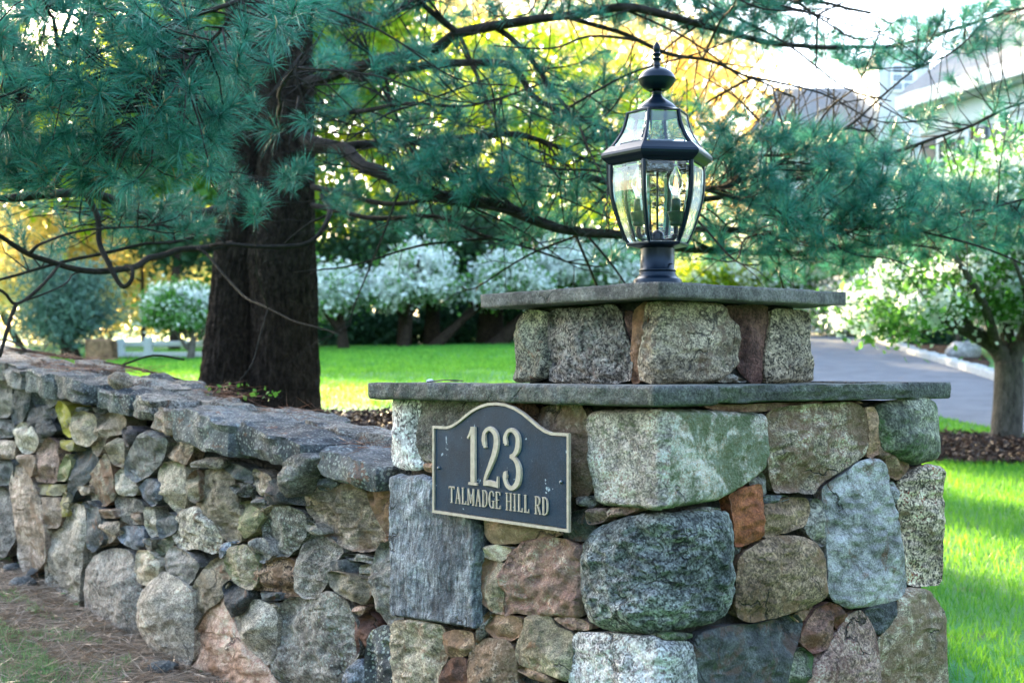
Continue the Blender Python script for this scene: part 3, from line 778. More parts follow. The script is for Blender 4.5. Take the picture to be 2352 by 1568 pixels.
# ------------------------------------------------------------------ dry stone wall
wall = thing('stone_wall', tuple(Vector((W0P.x, W0P.y, ground(W0P.x, W0P.y)-.02))), 'long dry-laid fieldstone wall with flat cap stones running off behind the pillar', 'stone wall')
WF = {}
def wface(off): return FlatFace(W0P + WV*off, WN)
ws = [
 (G_, 'olive', [(0,520),(60,510),(130,560),(150,650),(190,790),(180,860),(140,870),(80,830),(40,760),(-20,730),(-60,640),(-60,560)]),
 (G_, 'grey', [(-20,452),(80,455),(90,495),(40,500),(-15,490)]),
 (G_, 'slate', [(85,475),(150,485),(225,520),(228,580),(150,560),(90,510)]),
 (G_, 'grey', [(120,590),(200,575),(230,600),(215,650),(150,635)]),
 (G_, 'tan', [(235,505),(330,545),(310,620),(270,640),(230,600)]),
 (G_, 'dark', [(330,560),(420,580),(480,640),(500,690),(400,680),(310,680),(305,640)], dict(rust=.45, rustc=(.28, .18, .16))),
 (G_, 'yellow', [(160,680),(215,670),(290,740),(250,810),(200,850),(170,790)], dict(mossc=(.2, .22, .1))),
 (G_, 'grey', [(220,635),(300,660),(300,700),(265,705),(225,670)]),
 (G_, 'tan', [(270,715),(330,685),(335,695),(300,730)]),
 (G_, 'dark', [(290,750),(340,695),(420,700),(500,740),(500,830),(450,900),(390,945),(320,930),(280,860),(268,790)], dict(lichen=.7, moss=.4, A=(.13,.14,.13))),
 (G_, 'tan', [(510,630),(600,600),(710,590),(800,640),(830,720),(890,830),(860,890),(780,915),(700,900),(600,850),(560,780),(515,720)], dict(moss=.35)),
 (G_, 'brown', [(820,560),(870,545),(940,550),(960,700),(955,830),(890,830),(850,760),(800,650)]),
 (G_, 'pale', [(495,780),(530,780),(575,830),(540,840),(500,810)]),
 (G_, 'cream', [(100,960),(120,900),(200,890),(250,960),(255,1050),(220,1105),(150,1080),(95,1000)], dict(moss=.7, mossc=(.16, .2, .06))),
 (G_, 'grey', [(225,860),(280,850),(330,930),(300,975),(250,960)]),
 (G_, 'blue', [(70,880),(130,870),(110,920),(90,950),(68,920)]),
 (G_, 'brown', [(255,990),(330,960),(400,950),(440,980),(440,1080),(460,1130),(400,1155),(360,1130),(330,1110),(250,1110),(230,1060)], dict(speck=.8)),
 (G_, 'grey', [(470,900),(510,840),(600,850),(680,920),(640,980),(600,1080),(560,1140),(500,1145),(445,1100),(440,1000)], dict(moss=.35)),
 (G_, 'slate', [(635,965),(700,960),(755,985),(750,1050),(700,1045),(635,1010)]),
 (G_, 'pale', [(755,990),(815,985),(820,1050),(755,1050)]),
 (G_, 'grey', [(680,935),(760,930),(830,960),(820,980),(700,955)]),
 (G_, 'olive', [(615,1030),(640,1020),(800,1065),(815,1100),(790,1160),(770,1180),(700,1150),(640,1110)]),
 (G_, 'grey', [(870,890),(930,880),(965,1000),(970,1240),(950,1315),(900,1280),(850,1200),(825,1120),(822,1030),(850,920)]),
 (G_, 'orange', [(885,845),(945,850),(940,880),(880,870)]),
 (G_, 'dark', [(80,1090),(120,1065),(200,1110),(210,1150),(130,1245),(105,1200)]),
 (G_, 'orange', [(85,1130),(110,1210),(150,1300),(200,1400),(290,1490),(340,1620),(-110,1620),(-91,1470),(-20,1300),(30,1200)], dict(A=(.40,.27,.19), B=(.46,.38,.31), moss=.1), dict(label='large triangular orange and pink stone at the foot')),
 (G_, 'pale', [(145,1230),(180,1180),(250,1165),(330,1200),(350,1260),(340,1400),(310,1475),(260,1450),(200,1380),(150,1300)], dict(), dict(edge=45, relief=.06)),
 (G_, 'pale', [(318,1185),(350,1170),(365,1200),(340,1218)]),
 (G_, 'grey', [(345,1250),(400,1160),(500,1160),(620,1125),(700,1180),(740,1290),(760,1420),(700,1500),(690,1620),(330,1620),(330,1440)], dict(lichen=.8, moss=.45, mossc=(.14, .15, .03)), dict(label='big grey boulder spotted with lichen and a yellow edge', edge=26)),
 (G_, 'slate', [(270,1120),(360,1125),(370,1160),(280,1160)]),
 (G_, 'maroon', [(740,1260),(800,1225),(850,1280),(840,1340),(790,1470),(750,1440),(740,1350)]),
 (G_, 'pink', [(710,1215),(760,1185),(800,1200),(760,1240)]),
 (G_, 'dark', [(800,1400),(820,1320),(880,1295),(960,1350),(960,1620),(800,1620),(790,1480)], dict(moss=.5, mossc=(.2, .22, .04), lichen=.9)),
 (G_, 'blue', [(680,1520),(740,1455),(790,1500),(800,1620),(670,1620)]),
 (F_, 'olive', [(990,1000),(1000,1100),(960,1200),(900,1240),(840,1345),(830,1250),(840,1130),(900,1040),(960,1000)]),
 (F_, 'pale', [(605,1330),(610,1220),(650,1130),(720,1080),(790,1130),(830,1170),(835,1300),(830,1440),(790,1530),(720,1480),(650,1420)], dict(A=(.30,.30,.26)), dict(edge=45, relief=.08, label='big pale rounded boulder at the foot')),
 (F_, 'grey', [(365,1230),(370,1080),(420,1000),(490,975),(560,990),(590,1080),(615,1200),(600,1330),(530,1370),(440,1320)], dict(lichen=.6, A=(.24,.24,.22)), dict(edge=30, relief=.06)),
 (F_, 'pale', [(180,1100),(178,920),(240,890),(300,775),(350,790),(365,900),(345,1000),(335,1220),(280,1180),(200,1140)], dict(moss=.35, mossc=(.2, .24, .08)), dict(edge=10)),
 (F_, 'tan', [(60,1000),(40,800),(20,700),(40,620),(80,600),(150,740),(170,880),(175,1010),(130,1060),(90,1085)]),
 (F_, 'grey', [(-70,700),(0,700),(20,760),(40,850),(40,920),(0,1000),(-60,990)]),
 (F_, 'pink', [(130,660),(145,540),(200,470),(240,500),(235,600),(220,665)], dict(rust=0)),
 (F_, 'yellow', [(245,590),(270,540),(290,580),(275,660),(235,660)], dict(mossc=(.26, .28, .12))),
 (F_, 'tan', [(155,740),(240,740),(250,800),(240,870),(160,870)]),
 (F_, 'yellow', [(140,680),(260,680),(270,700),(240,730),(150,720)], dict(moss=.5)),
 (F_, 'yellow', [(245,760),(270,710),(290,760),(280,820),(255,820)]),
 (F_, 'yellow', [(235,340),(255,305),(290,330),(297,440),(270,465),(245,440)], dict(moss=1.0, mossc=(.42, .36, .02)), dict(label='oval stone covered in yellow lichen')),
 (F_, 'yellow', [(240,480),(310,485),(305,530),(260,520)], dict(moss=.9)),
 (F_, 'olive', [(300,380),(340,350),(395,370),(405,470),(370,505),(320,490),(297,440)]),
 (F_, 'tan', [(405,400),(430,365),(500,350),(535,400),(520,450),(460,460),(430,550),(400,520)], dict(moss=.4)),
 (F_, 'dark', [(285,700),(290,590),(330,515),(400,520),(410,590),(370,665),(320,700),(300,760),(280,730)]),
 (F_, 'olive', [(375,640),(420,580),(450,545),(480,600),(490,740),(440,775),(385,750)]),
 (F_, 'olive', [(455,500),(500,470),(530,490),(535,600),(490,590),(460,550)]),
 (F_, 'dark', [(520,430),(560,415),(590,450),(570,490),(540,510),(525,470)], dict(A=(.05,.05,.06), B=(.09,.085,.1))),
 (F_, 'slate', [(545,580),(570,490),(640,435),(720,480),(700,570),(650,630),(590,665),(545,630)], dict(streak=.5, A=(.13,.14,.14), B=(.2,.22,.22)), dict(edge=9)),
 (F_, 'pale', [(490,640),(520,610),(560,620),(590,690),(580,725),(520,725),(495,700)]),
 (F_, 'dark', [(600,690),(640,650),(690,680),(700,740),(660,780),(620,740)], dict(A=(.07,.09,.11))),
 (F_, 'cream', [(685,640),(700,590),(740,578),(800,590),(810,700),(800,780),(770,805),(720,750),(690,720)], dict(moss=.5, mossc=(.2, .25, .1))),
 (F_, 'olive', [(820,640),(860,615),(870,740),(850,765),(815,740)]),
 (F_, 'tan', [(720,480),(750,450),(830,470),(840,530),(820,590),(740,560),(722,530)]),
 (F_, 'grey', [(835,580),(900,560),(970,570),(960,610),(880,600),(840,600)]),
 (F_, 'pale', [(750,860),(790,800),(860,780),(900,830),(950,870),(965,930),(930,990),(860,960),(790,970),(750,900)], dict(speck=.6, sscale=90)),
 (F_, 'grey', [(705,1030),(740,960),(800,980),(870,1040),(840,1110),(800,1145),(750,1110)], dict(moss=.35)),
 (F_, 'pale', [(620,870),(630,785),(670,785),(680,900),(640,915)]),
 (F_, 'slate', [(680,840),(720,805),(770,830),(750,900),(700,920)]),
 (F_, 'grey', [(490,740),(560,735),(610,760),(610,850),(560,860),(500,820)]),
 (F_, 'tan', [(555,810),(610,800),(615,855),(565,858)]),
 (F_, 'blue', [(490,890),(540,865),(620,870),(625,950),(580,970),(500,930)], dict(streak=.2)),
 (F_, 'slate', [(360,950),(365,790),(420,785),(430,860),(440,930),(400,980)]),
 (F_, 'tan', [(420,790),(480,790),(490,830),(430,830)]),
 (F_, 'tan', [(430,850),(500,845),(500,880),(480,930),(430,960)]),
 (F_, 'cream', [(580,1060),(590,980),(640,980),(690,1040),(680,1090),(640,1130),(600,1120)], dict(moss=.5)),
 (F_, 'grey', [(620,920),(665,920),(650,970),(620,970)]),
 (F_, 'moss', [(670,940),(740,910),(750,950),(700,1000),(680,990)], dict(speck=.3)),
 (F_, 'dark', [(350,760),(400,750),(420,780),(370,790)]),
 (F_, 'tan', [(325,690),(370,680),(370,720),(340,730)]),
 (F_, 'grey', [(-60,120),(0,130),(50,150),(40,210),(0,230),(-60,240)]),
 (F_, 'slate', [(30,330),(60,220),(110,200),(110,330),(80,400),(40,400)]),
 (F_, 'slate', [(115,230),(150,170),(260,200),(290,250),(260,290),(200,330),(130,330)]),
 (F_, 'dark', [(110,340),(200,330),(240,360),(180,430),(140,470),(110,440)]),
 (F_, 'pale', [(40,440),(80,400),(120,420),(150,480),(130,530),(80,540),(50,490)]),
 (F_, 'slate', [(-60,390),(0,390),(40,400),(45,460),(-60,470)]),
 (F_, 'tan', [(-60,480),(0,480),(50,490),(40,560),(0,565),(-60,570)]),
 (F_, 'slate', [(-60,580),(0,575),(40,570),(30,650),(0,680),(-60,680)]),
 (F_, 'dark', [(150,400),(200,380),(230,430),(210,460),(150,470)]),
 (F_, 'grey', [(-60,250),(0,240),(28,240),(30,370),(-60,380)]),
 (F_, 'tan', [(50,550),(125,545),(125,650),(80,590)]),
 (F_, 'slate', [(320,330),(380,330),(375,350),(320,350)]),
 (F_, 'slate', [(400,330),(450,335),(440,360),(410,355)]),
 (G_, 'slate', [(360,530),(460,535),(455,570),(380,572)]),
 (G_, 'grey', [(470,470),(500,440),(560,430),(610,450),(590,500),(550,570),(520,630),(480,635),(462,590)], dict(), dict(base=.03, relief=.05, skirt=.2)),
 (G_, 'slate', [(550,560),(620,550),(650,585),(610,615),(560,610)]),
]
for i, s in enumerate(ws):
    f, kd, pts = s[:3]; over = dict(s[3]) if len(s) > 3 else {}; kw = dict(s[4]) if len(s) > 4 else {}
    rnd = random.Random(i+500)
    A0, B0, kk = KIND[kd]
    m = None
    if kd == 'pale' and 'A' not in over: over['A'] = (.25, .26, .225); over['B'] = (.41, .42, .37)
    if 'A' in over or 'B' in over:
        a = over.pop('A', A0); b = over.pop('B', None) or [min(.6, x*1.35) for x in a]
        KIND['_'] = (a, b, kk); m = kind_mat('_', **over)
        m.name = 'stone'
    else: m = kind_mat(kd, **over)
    off = rnd.uniform(-.015, .015)
    P = f(pts)
    d = dict(h=4.5, relief=.034, edge=10, base=-.022, rough=.011, facets=5, facet_amp=.05, steps=.003, skirt=.12, grow=1.08, tilt=rnd.uniform(0, .02))
    d.update(kw)
    make_stone('wall_stone', P, wface(off), m, wall, seed=200+i, **d)

# core and rubble behind the wall face
def wall_core():
    V = []; F = []; us = np.arange(-.1, 7.0, .07); m = 16
    for u in us:
        zt = wall_top(u)-.13; zb = EYE-1.45
        pr = [(.085, zb)]+[(.085, zb+(zt-zb)*k/12) for k in range(1, 13)]+[(.2, zt), (.33, zt), (.42, zt), (.42, zb)]
        for v, z in pr:
            q = W0P+WD*u+WV*v; q = Vector((q.x, q.y, z)); q += WN*.018*noise.noise(q*11)+Vector((0, 0, .01*noise.noise(q*9+Vector((3, 3, 3)))))
            V.append(q)
    K = 17
    for i in range(len(us)-1):
        for j in range(K-1):
            F.append((i*K+j, (i+1)*K+j, (i+1)*K+j+1, i*K+j+1))
    return mesh_obj('rubble_core', V, F, M_MORTAR, wall, smooth=True)
wall_core()

# stones beyond the left edge of the picture and on the field side
def wall_slab(poly_uv, z0, z1, mat, seed, amp=.012, name='cap_stone', tz=0.0, parent=wall, label=None):
    """flat stone: outline in (along, across) wall coordinates, sloped with the wall top"""
    P = resample(chaikin(np.array(poly_uv, float), 1, .1), .018); n = len(P); c = P.mean(0); P = c+(P-c)*(1-.012/max(.1, np.ptp(P[:, 0])))
    rings = [(.95, 0), (.99, .1), (1, .4), (1.0, .68), (.995, .9), (.965, 1.0)]
    V = []; F = []
    def put(u, v, t, out=0):
        a = noise.fractal(Vector((u*7, v*7, seed+t)), 1, 2, 3)
        q = W0P+WD*u+WV*v
        z = (z0+(z1-z0)*t)+.1*(u-c[0])+tz*(v-c[1])
        z += .010*noise.fractal(Vector((u*7, v*7, seed*2+t*.5)), 1, 2, 3) + (.008*round(2.2*noise.noise(Vector((u*4, v*7, seed)))) if t > .9 else 0)
        return Vector((q.x, q.y, z))
    for sc, t in rings:
        for i in range(n):
            u, v = P[i]
            w = (P[i]-c); ln = np.hypot(*w)+1e-6
            a = amp*noise.fractal(Vector((u*9, v*9, seed+t*2.6)), 1, 2, 3)*1.9
            q = c+w*sc+w/ln*a
            V.append(put(q[0], q[1], t))
    for j in range(len(rings)-1):
        for i in range(n):
            a = j*n+i; b = j*n+(i+1) % n; F.append((a, b, b+n, a+n))
    j = len(rings)-1
    rim2 = P*0+c+(P-c)*.965
    g = .03
    gx, gy = np.meshgrid(np.arange(rim2[:, 0].min(), rim2[:, 0].max(), g), np.arange(rim2[:, 1].min(), rim2[:, 1].max(), g))
    q = np.stack([gx.ravel(), gy.ravel()], -1); ins, d = poly_dist(q, rim2); q = q[ins & (d > g*.5)]
    vs, _, fs, *_r = delaunay_2d_cdt([Vector(a) for a in rim2]+[Vector(a) for a in q], [(i, (i+1) % n) for i in range(n)], [], 1, 1e-6)
    idx = []
    for k, v in enumerate(vs):
        if k < n: idx.append(j*n+k)
        else:
            idx.append(len(V)); V.append(put(v.x, v.y, 1.0))
    for f in fs: F.append(tuple(idx[k] for k in f))
    F.append(tuple(range(n-1, -1, -1)))
    o = mesh_obj(name, V, F, mat, parent, smooth=True)
    bm = bmesh.new(); bm.from_mesh(o.data); bmesh.ops.recalc_face_normals(bm, faces=bm.faces[:]); bm.to_mesh(o.data); bm.free()
    sharpen(o, 32)
    if label: o['label'] = label
    return o
rc = random.Random(5)
def U(px):   # along-wall coordinate of a picture column on the wall face
    k = (px-W0/2)/FPX
    return (W0P.x-k*W0P.y)/(-WD.x+k*WD.y)
caps = []
# front row: (px0, px1, thickness, kind, front overhang)
for (a, b, th, kd, ov, dz) in [(905, 752, .075, 'slate', .055, 0), (724, 560, .095, 'dark', .045, .005), (566, 420, .115, 'slate', .06, .008),
                               (418, 360, .08, 'tan', .035, .0), (358, 306, .075, 'grey', .02, -.005), (308, 262, .06, 'dark', .02, .0), (305, 215, .075, 'slate', .01, .0),
                               (217, 138, .085, 'slate', .04, .012), (136, 60, .10, 'slate', .02, .02), (58, 12, .09, 'grey', .02, .0), (10, -120, .10, 'tan', .02, .02)]:
    u0, u1 = U(a), U(b); z1 = wall_top((u0+u1)/2)+dz+rc.uniform(-.012, .014)
    w = rc.uniform(.2, .26)
    if a == 768: w = .1
    P = [(u0, -ov), (u0+(u1-u0)*.3, -ov-.012), (u0+(u1-u0)*.7, -ov+.008), (u1, -ov+.012), (u1, w*.6), (u1-(u1-u0)*.1, w), (u0+(u1-u0)*.2, w+.02), (u0, w*.9)]
    wall_slab(P, z1-th, z1, kind_mat(kd, moss=.3, lichen=.5), 300+a)
# second and third rows on top
u = -.2
while u < 6.6:
    w = rc.uniform(.28, .55)
    for (v0, v1) in ((rc.uniform(.17, .22), .34), (.335, rc.uniform(.45, .50))):
        z1 = wall_top(u+w/2)+rc.uniform(-.02, .028)
        g = rc.uniform(-.06, .06)
        P = [(u+g, v0), (u+w*.5+g, v0-.015), (u+w+g, v0+.01), (u+w+.01+g, (v0+v1)/2), (u+w+g, v1), (u+w*.4+g, v1+.02), (u+.01+g, v1-.02)]
        wall_slab(P, z1-.09, z1, kind_mat(rc.choice(['slate', 'grey', 'olive', 'grey']), moss=.35, lichen=.6), rc.random()*900, tz=rc.uniform(-.05, .02))
    u += w+.008
u = U(-70)
while u < 6.5:
    w = rc.uniform(.3, .6)
    z1 = wall_top(u+w/2)+rc.uniform(-.01, .02)
    wall_slab([(u, -.03), (u+w*.5, -.04), (u+w, -.02), (u+w, .16), (u, .18)], z1-.09, z1, kind_mat('slate'), rc.random()*900)
    z = EYE-1.2
    while z < z1-.2:
        h = rc.uniform(.14, .3); zz = min(z+h, z1-.1)
        wall_slab([(u+.01, -.04), (u+w-.01, -.04), (u+w-.015, .12), (u+.015, .12)], z, zz, kind_mat(rc.choice(['grey', 'tan', 'slate', 'olive'])), rc.random()*900, name='wall_stone')
        z = zz+.006
    u += w+.01

# loose round cobble on the wall top
cob = thing('cobble', tuple(at(267, 884, 5.35)), 'small round tan cobble lying loose on top of the wall', 'stone')
bm = bmesh.new(); bmesh.ops.create_icosphere(bm, subdivisions=4, radius=1)
for v in bm.verts:
    n_ = noise.fractal(v.co*1.3, 1, 2, 3)
    v.co = Vector((v.co.x*.05, v.co.y*.045, v.co.z*.036))*(1+.18*n_)+Vector((0, 0, .025))
cob_m = bpy.data.meshes.new('stone_body'); bm.to_mesh(cob_m); bm.free(); cob_m.materials.append(kind_mat('tan'))
cob_m.polygons.foreach_set('use_smooth', [True]*len(cob_m.polygons))
bpy.data.objects.remove(cob)
cob = bpy.data.objects.new('cobble', cob_m); scene.collection.objects.link(cob)
q = W0P+WD*U(250)+WV*.05
cob.location = (q.x, q.y, wall_top(U(250))+.018); tag(cob, 'small round tan cobble lying loose on top of the wall', 'stone')
# ------------------------------------------------------------------ house number sign
SO = NLF*.034
def sign_hit(px, py):
    d = ray(px, py); o = Vector((0, 0, EYE)); c = corner(S_BODY)+SO
    return o+d*((c-o).dot(NLF)/d.dot(NLF))
tl, tr, br, bl = [sign_hit(*A_([p])[0]) for p in ((377, 310), (1026, 345), (1043, 803), (383, 705))]
SW = ((tr-tl).dot(-EL)+(br-bl).dot(-EL))/2
SH = ((tl.z-bl.z)+(tr.z-br.z))/2
s_org = (tl+bl)/2 + NLF*0
s_org = Vector((s_org.x, s_org.y, (bl.z+br.z)/2))
sign = thing('address_plaque', tuple(s_org), 'dark arched metal plaque with tan rim and lettering screwed to the pillar', 'house sign')
def SP3(x, y, z): return s_org-EL*x+Vector((0, 0, y))+NLF*z
peak = SH*1.315
def arch_outline(n=14):
    top = [(0, 1), (.10, 1.0), (.15, 1.025), (.20, 1.075), (.25, 1.14), (.31, 1.215), (.37, 1.27), (.435, 1.305), (.5, 1.315)]
    pts = [(0, 0)]+[(a*SW, b*SH) for a, b in top]+[((1-a)*SW, b*SH) for a, b in top[-2::-1]]+[(SW, 0)]
    return pts
def inset(pts, d):
    n = len(pts); out = []
    for i in range(n):
        p0, p1, p2 = (Vector(pts[i-1]), Vector(pts[i]), Vector(pts[(i+1) % n]))
        e1 = (p1-p0).normalized(); e2 = (p2-p1).normalized()
        n1 = Vector((e1.y, -e1.x)); n2 = Vector((e2.y, -e2.x))
        m = (n1+n2); m = m/max(.3, m.dot(n1)) if m.length > 1e-6 else n1
        out.append(tuple(p1+m*d))
    return out
def extrude_poly(pts, z0, z1, close=True):
    n = len(pts)
    V = [SP3(x, y, z0) for x, y in pts]+[SP3(x, y, z1) for x, y in pts]
    F = [tuple(range(n, 2*n)), tuple(range(n-1, -1, -1))]+[(i, (i+1) % n, n+(i+1) % n, n+i) for i in range(n)]
    return V, F
def fix_normals(o):
    bm = bmesh.new(); bm.from_mesh(o.data); bmesh.ops.recalc_face_normals(bm, faces=bm.faces[:]); bm.to_mesh(o.data); bm.free(); return o
mp, nt, p_, o_ = new_mat('sign_enamel')
geo = N(nt, 'ShaderNodeNewGeometry')
n1 = N(nt, 'ShaderNodeTexNoise'); n1.inputs['Scale'].default_value = 9; n1.inputs['Detail'].default_value = 6; n1.inputs['Roughness'].default_value = .7
n2 = N(nt, 'ShaderNodeTexNoise'); n2.inputs['Scale'].default_value = 260; n2.inputs['Detail'].default_value = 3
n3 = N(nt, 'ShaderNodeTexNoise'); n3.inputs['Scale'].default_value = 55; n3.inputs['Detail'].default_value = 2
for q in (n1, n2, n3): L(nt, geo.outputs['Position'], q.inputs['Vector'])
c = mixc(nt, fac_mask(nt, n1.outputs[0], .38, .68), (.003, .014, .032), (.008, .032, .066))
c = mixc(nt, mul(nt, fac_mask(nt, n2.outputs[0], .45, .7), .35), c, (.035, .06, .095))
c = mixc(nt, mul(nt, fac_mask(nt, n3.outputs[0], .70, .74), .8), c, (.35, .42, .5))
L(nt, c, p_.inputs['Base Color']); p_.inputs['Roughness'].default_value = .5; p_.inputs['Specular IOR Level'].default_value = .10
b = N(nt, 'ShaderNodeBump'); b.inputs['Strength'].default_value = .5; b.inputs['Distance'].default_value = .001
L(nt, n2.outputs[0], b.inputs['Height']); L(nt, b.outputs[0], p_.inputs['Normal'])
M_SIGN = mp
M_TAN = noisy('sign_bronze_paint', (.36, .285, .225), (.50, .41, .33), 60, .5, .15, 200, .001)
out = arch_outline()
V, F = extrude_poly(out, -.006, .0035); fix_normals(mesh_obj('panel', V, F, M_SIGN, sign))
# dark outer lip and raised rim
def ring_mesh(a, b, z0, z1):
    n = len(a)
    V = [SP3(x, y, z0) for x, y in a]+[SP3(x, y, z1) for x, y in a]+[SP3(x, y, z1) for x, y in b]+[SP3(x, y, z0) for x, y in b]
    F = []
    for i in range(n):
        j = (i+1) % n
        for k in range(4):
            l = (k+1) % 4; F.append((k*n+i, k*n+j, l*n+j, l*n+i))
    return V, F
V, F = ring_mesh(inset(out, -.0020), inset(out, -.0088), .0, .0075)
fix_normals(mesh_obj('rim', V, F, M_TAN, sign))

def ribbon(pts, ws, z0, z1, V, F):
    n = len(pts); l, r = [], []
    for i in range(n):
        a = Vector(pts[max(0, i-1)]); b = Vector(pts[min(n-1, i+1)])
        if i == 0: a = Vector(pts[0])
        t = (b-a).normalized(); m = Vector((-t.y, t.x)); p = Vector(pts[i])
        l.append(p+m*ws[i]/2); r.append(p-m*ws[i]/2)
    b0 = len(V)
    for z, ins_ in ((z0, 1.0), (z1, .80)):
        for a, b in zip(l, r):
            c = (a+b)/2; V.append(SP3(*(c+(a-c)*ins_), z)); V.append(SP3(*(c+(b-c)*ins_), z))
    K = 2*n
    for i in range(n-1):
        a = b0+2*i
        F.append((a+K, a+K+2, a+K+3, a+K+1)); F.append((a, a+2, a+K+2, a+K)); F.append((a+1, a+K+1, a+K+3, a+3))
    F.append((b0, b0+K, b0+K+1, b0+1)); e = b0+2*(n-1); F.append((e, e+1, e+K+1, e+K))
def smooth_path(pts, m=5):
    """Catmull-Rom"""
    P = [Vector(p) for p in pts]; P = [P[0]*2-P[1]]+P+[P[-1]*2-P[-2]]; out = []
    for i in range(1, len(P)-2):
        for k in range(m):
            t = k/m; a, b, c, d = P[i-1:i+3]
            out.append(.5*((2*b)+(c-a)*t+(2*a-5*b+4*c-d)*t*t+(3*b-a-3*c+d)*t**3))
    out.append(P[-2]); return [tuple(p) for p in out]
def glyph(strokes, x, y, w, h, z0, z1, t, smooth=0):
    V, F = [], []
    for k, (pts, ws) in enumerate(strokes):
        pts3 = [(p[0]*w, p[1]*h, ww) for p, ww in zip(pts, ws)]
        if smooth and len(pts) > 2: pts3 = smooth_path(pts3, smooth)
        ribbon([(x+p[0], y+p[1]) for p in pts3], [p[2]*t for p in pts3], z0, z1+k*.00012, V, F)
    return V, F
D1 = [([(.52, .0), (.52, 1.0)], [1.25, 1.25]), ([(.18, .018), (.86, .018)], [.42, .42]), ([(.10, .80), (.26, .86), (.46, .985)], [.35, .5, .6])]
D2 = [([(.15, .70), (.10, .80), (.17, .92), (.45, .985), (.78, .91), (.86, .76), (.74, .56), (.46, .34), (.22, .16), (.16, .07)], [.9, 1.0, .75, .7, 1.05, 1.25, 1.2, .95, .7, .6]),
      ([(.10, .055), (.45, .06), (.90, .045)], [.9, .9, .85]), ([(.92, .0), (.96, .19)], [.55, .35]), ([(.10, .70), (.24, .72)], [1.1, 1.1])]
D3 = [([(.14, .76), (.12, .86), (.30, .965), (.55, .975), (.80, .88), (.80, .70), (.62, .58), (.40, .545)], [1.0, .8, .65, .7, 1.0, 1.15, .8, .5]),
      ([(.40, .545), (.68, .49), (.86, .34), (.80, .13), (.52, .02), (.24, .05), (.10, .17), (.14, .25)], [.5, .8, 1.2, 1.15, .75, .7, .85, 1.0]),
      ([(.10, .77), (.24, .78)], [1.0, 1.0]), ([(.08, .23), (.22, .24)], [1.0, 1.0])]
dz0, dz1 = .003, .0085
ybase = SH*.36; dh = SH*.695
for (u0, u1, g, lb) in ((.268, .368, D1, 'numeral 1'), (.392, .520, D2, 'numeral 2'), (.552, .688, D3, 'numeral 3')):
    V, F = glyph(g, u0*SW, ybase, (u1-u0)*SW, dh, dz0, dz1, .0175, 5)
    fix_normals(mesh_obj('numeral', V, F, M_TAN, sign))['label'] = lb
s_ = .42  # serif weight
GL = {
 'T': [([(.5, 0), (.5, 1)], [1, 1]), ([(0.02, .965), (.98, .965)], [.6, .6]), ([(.03, .84), (.03, .99)], [.4, .5]), ([(.97, .84), (.97, .99)], [.4, .5]), ([(.3, .02), (.7, .02)], [s_, s_])],
 'A': [([(.12, 0), (.5, 1)], [.55, .55]), ([(.5, 1), (.88, 0)], [1, 1]), ([(.25, .32), (.76, .32)], [.4, .4]), ([(.0, .02), (.28, .02)], [s_, s_]), ([(.72, .02), (1.02, .02)], [s_, s_])],
 'L': [([(.25, 0), (.25, 1)], [1, 1]), ([(.05, .03), (.92, .03)], [.5, .5]), ([(.92, 0), (.92, .22)], [.4, .4]), ([(.05, .98), (.48, .98)], [s_, s_])],
 'M': [([(.12, 0), (.12, 1)], [.55, .55]), ([(.14, 1), (.5, .12)], [.9, .9]), ([(.5, .12), (.86, 1)], [.5, .5]), ([(.86, 0), (.86, 1)], [1, 1]), ([(0, .02), (.26, .02)], [s_, s_]), ([(.7, .02), (1.0, .02)], [s_, s_])],
 'D': [([(.2, 0), (.2, 1)], [1, 1]), ([(.05, .97), (.5, .97), (.82, .82), (.88, .5), (.82, .18), (.5, .03), (.05, .03)], [.45, .5, .85, 1.0, .85, .5, .45])],
 'G': [([(.86, .70), (.78, .9), (.5, .98), (.22, .85), (.12, .5), (.22, .15), (.5, .02), (.72, .06), (.82, .18)], [.6, .5, .5, .85, 1, .85, .5, .5, .6]), ([(.82, .0), (.82, .42)], [.9, .9]), ([(.58, .42), (1.0, .42)], [s_, s_])],
 'E': [([(.2, 0), (.2, 1)], [1, 1]), ([(.02, .97), (.88, .97)], [.45, .45]), ([(.02, .03), (.92, .03)], [.45, .45]), ([(.2, .52), (.66, .52)], [.4, .4]), ([(.88, .8), (.88, .99)], [.4, .4]), ([(.92, .01), (.92, .2)], [.4, .4])],
 'H': [([(.18, 0), (.18, 1)], [.95, .95]), ([(.82, 0), (.82, 1)], [.95, .95]), ([(.18, .52), (.82, .52)], [.4, .4]), ([(.0, .02), (.36, .02)], [s_, s_]), ([(.64, .02), (1, .02)], [s_, s_]), ([(.0, .98), (.36, .98)], [s_, s_]), ([(.64, .98), (1, .98)], [s_, s_])],
 'I': [([(.5, 0), (.5, 1)], [1, 1]), ([(.1, .02), (.9, .02)], [s_, s_]), ([(.1, .98), (.9, .98)], [s_, s_])],
 'R': [([(.2, 0), (.2, 1)], [1, 1]), ([(.04, .97), (.5, .97), (.76, .88), (.8, .74), (.72, .58), (.5, .5), (.2, .5)], [.45, .5, .8, .9, .8, .5, .4]), ([(.5, .5), (.9, .02)], [.9, .9]), ([(.02, .02), (.4, .02)], [s_, s_]), ([(.78, .02), (1.05, .02)], [s_, s_])],
}
V, F = [], []
x = .122*SW; tw = {'T': 1.15, 'A': 1.1, 'L': .98, 'M': 1.5, 'D': 1.12, 'G': 1.15, 'E': 1.0, 'H': 1.2, 'I': .62, 'R': 1.12, ' ': .55}
word = 'TALMADGE HILL RD'
tot = sum(tw[c] for c in word)+.24*(len(word)-1); unit = (.875-.122)*SW/tot
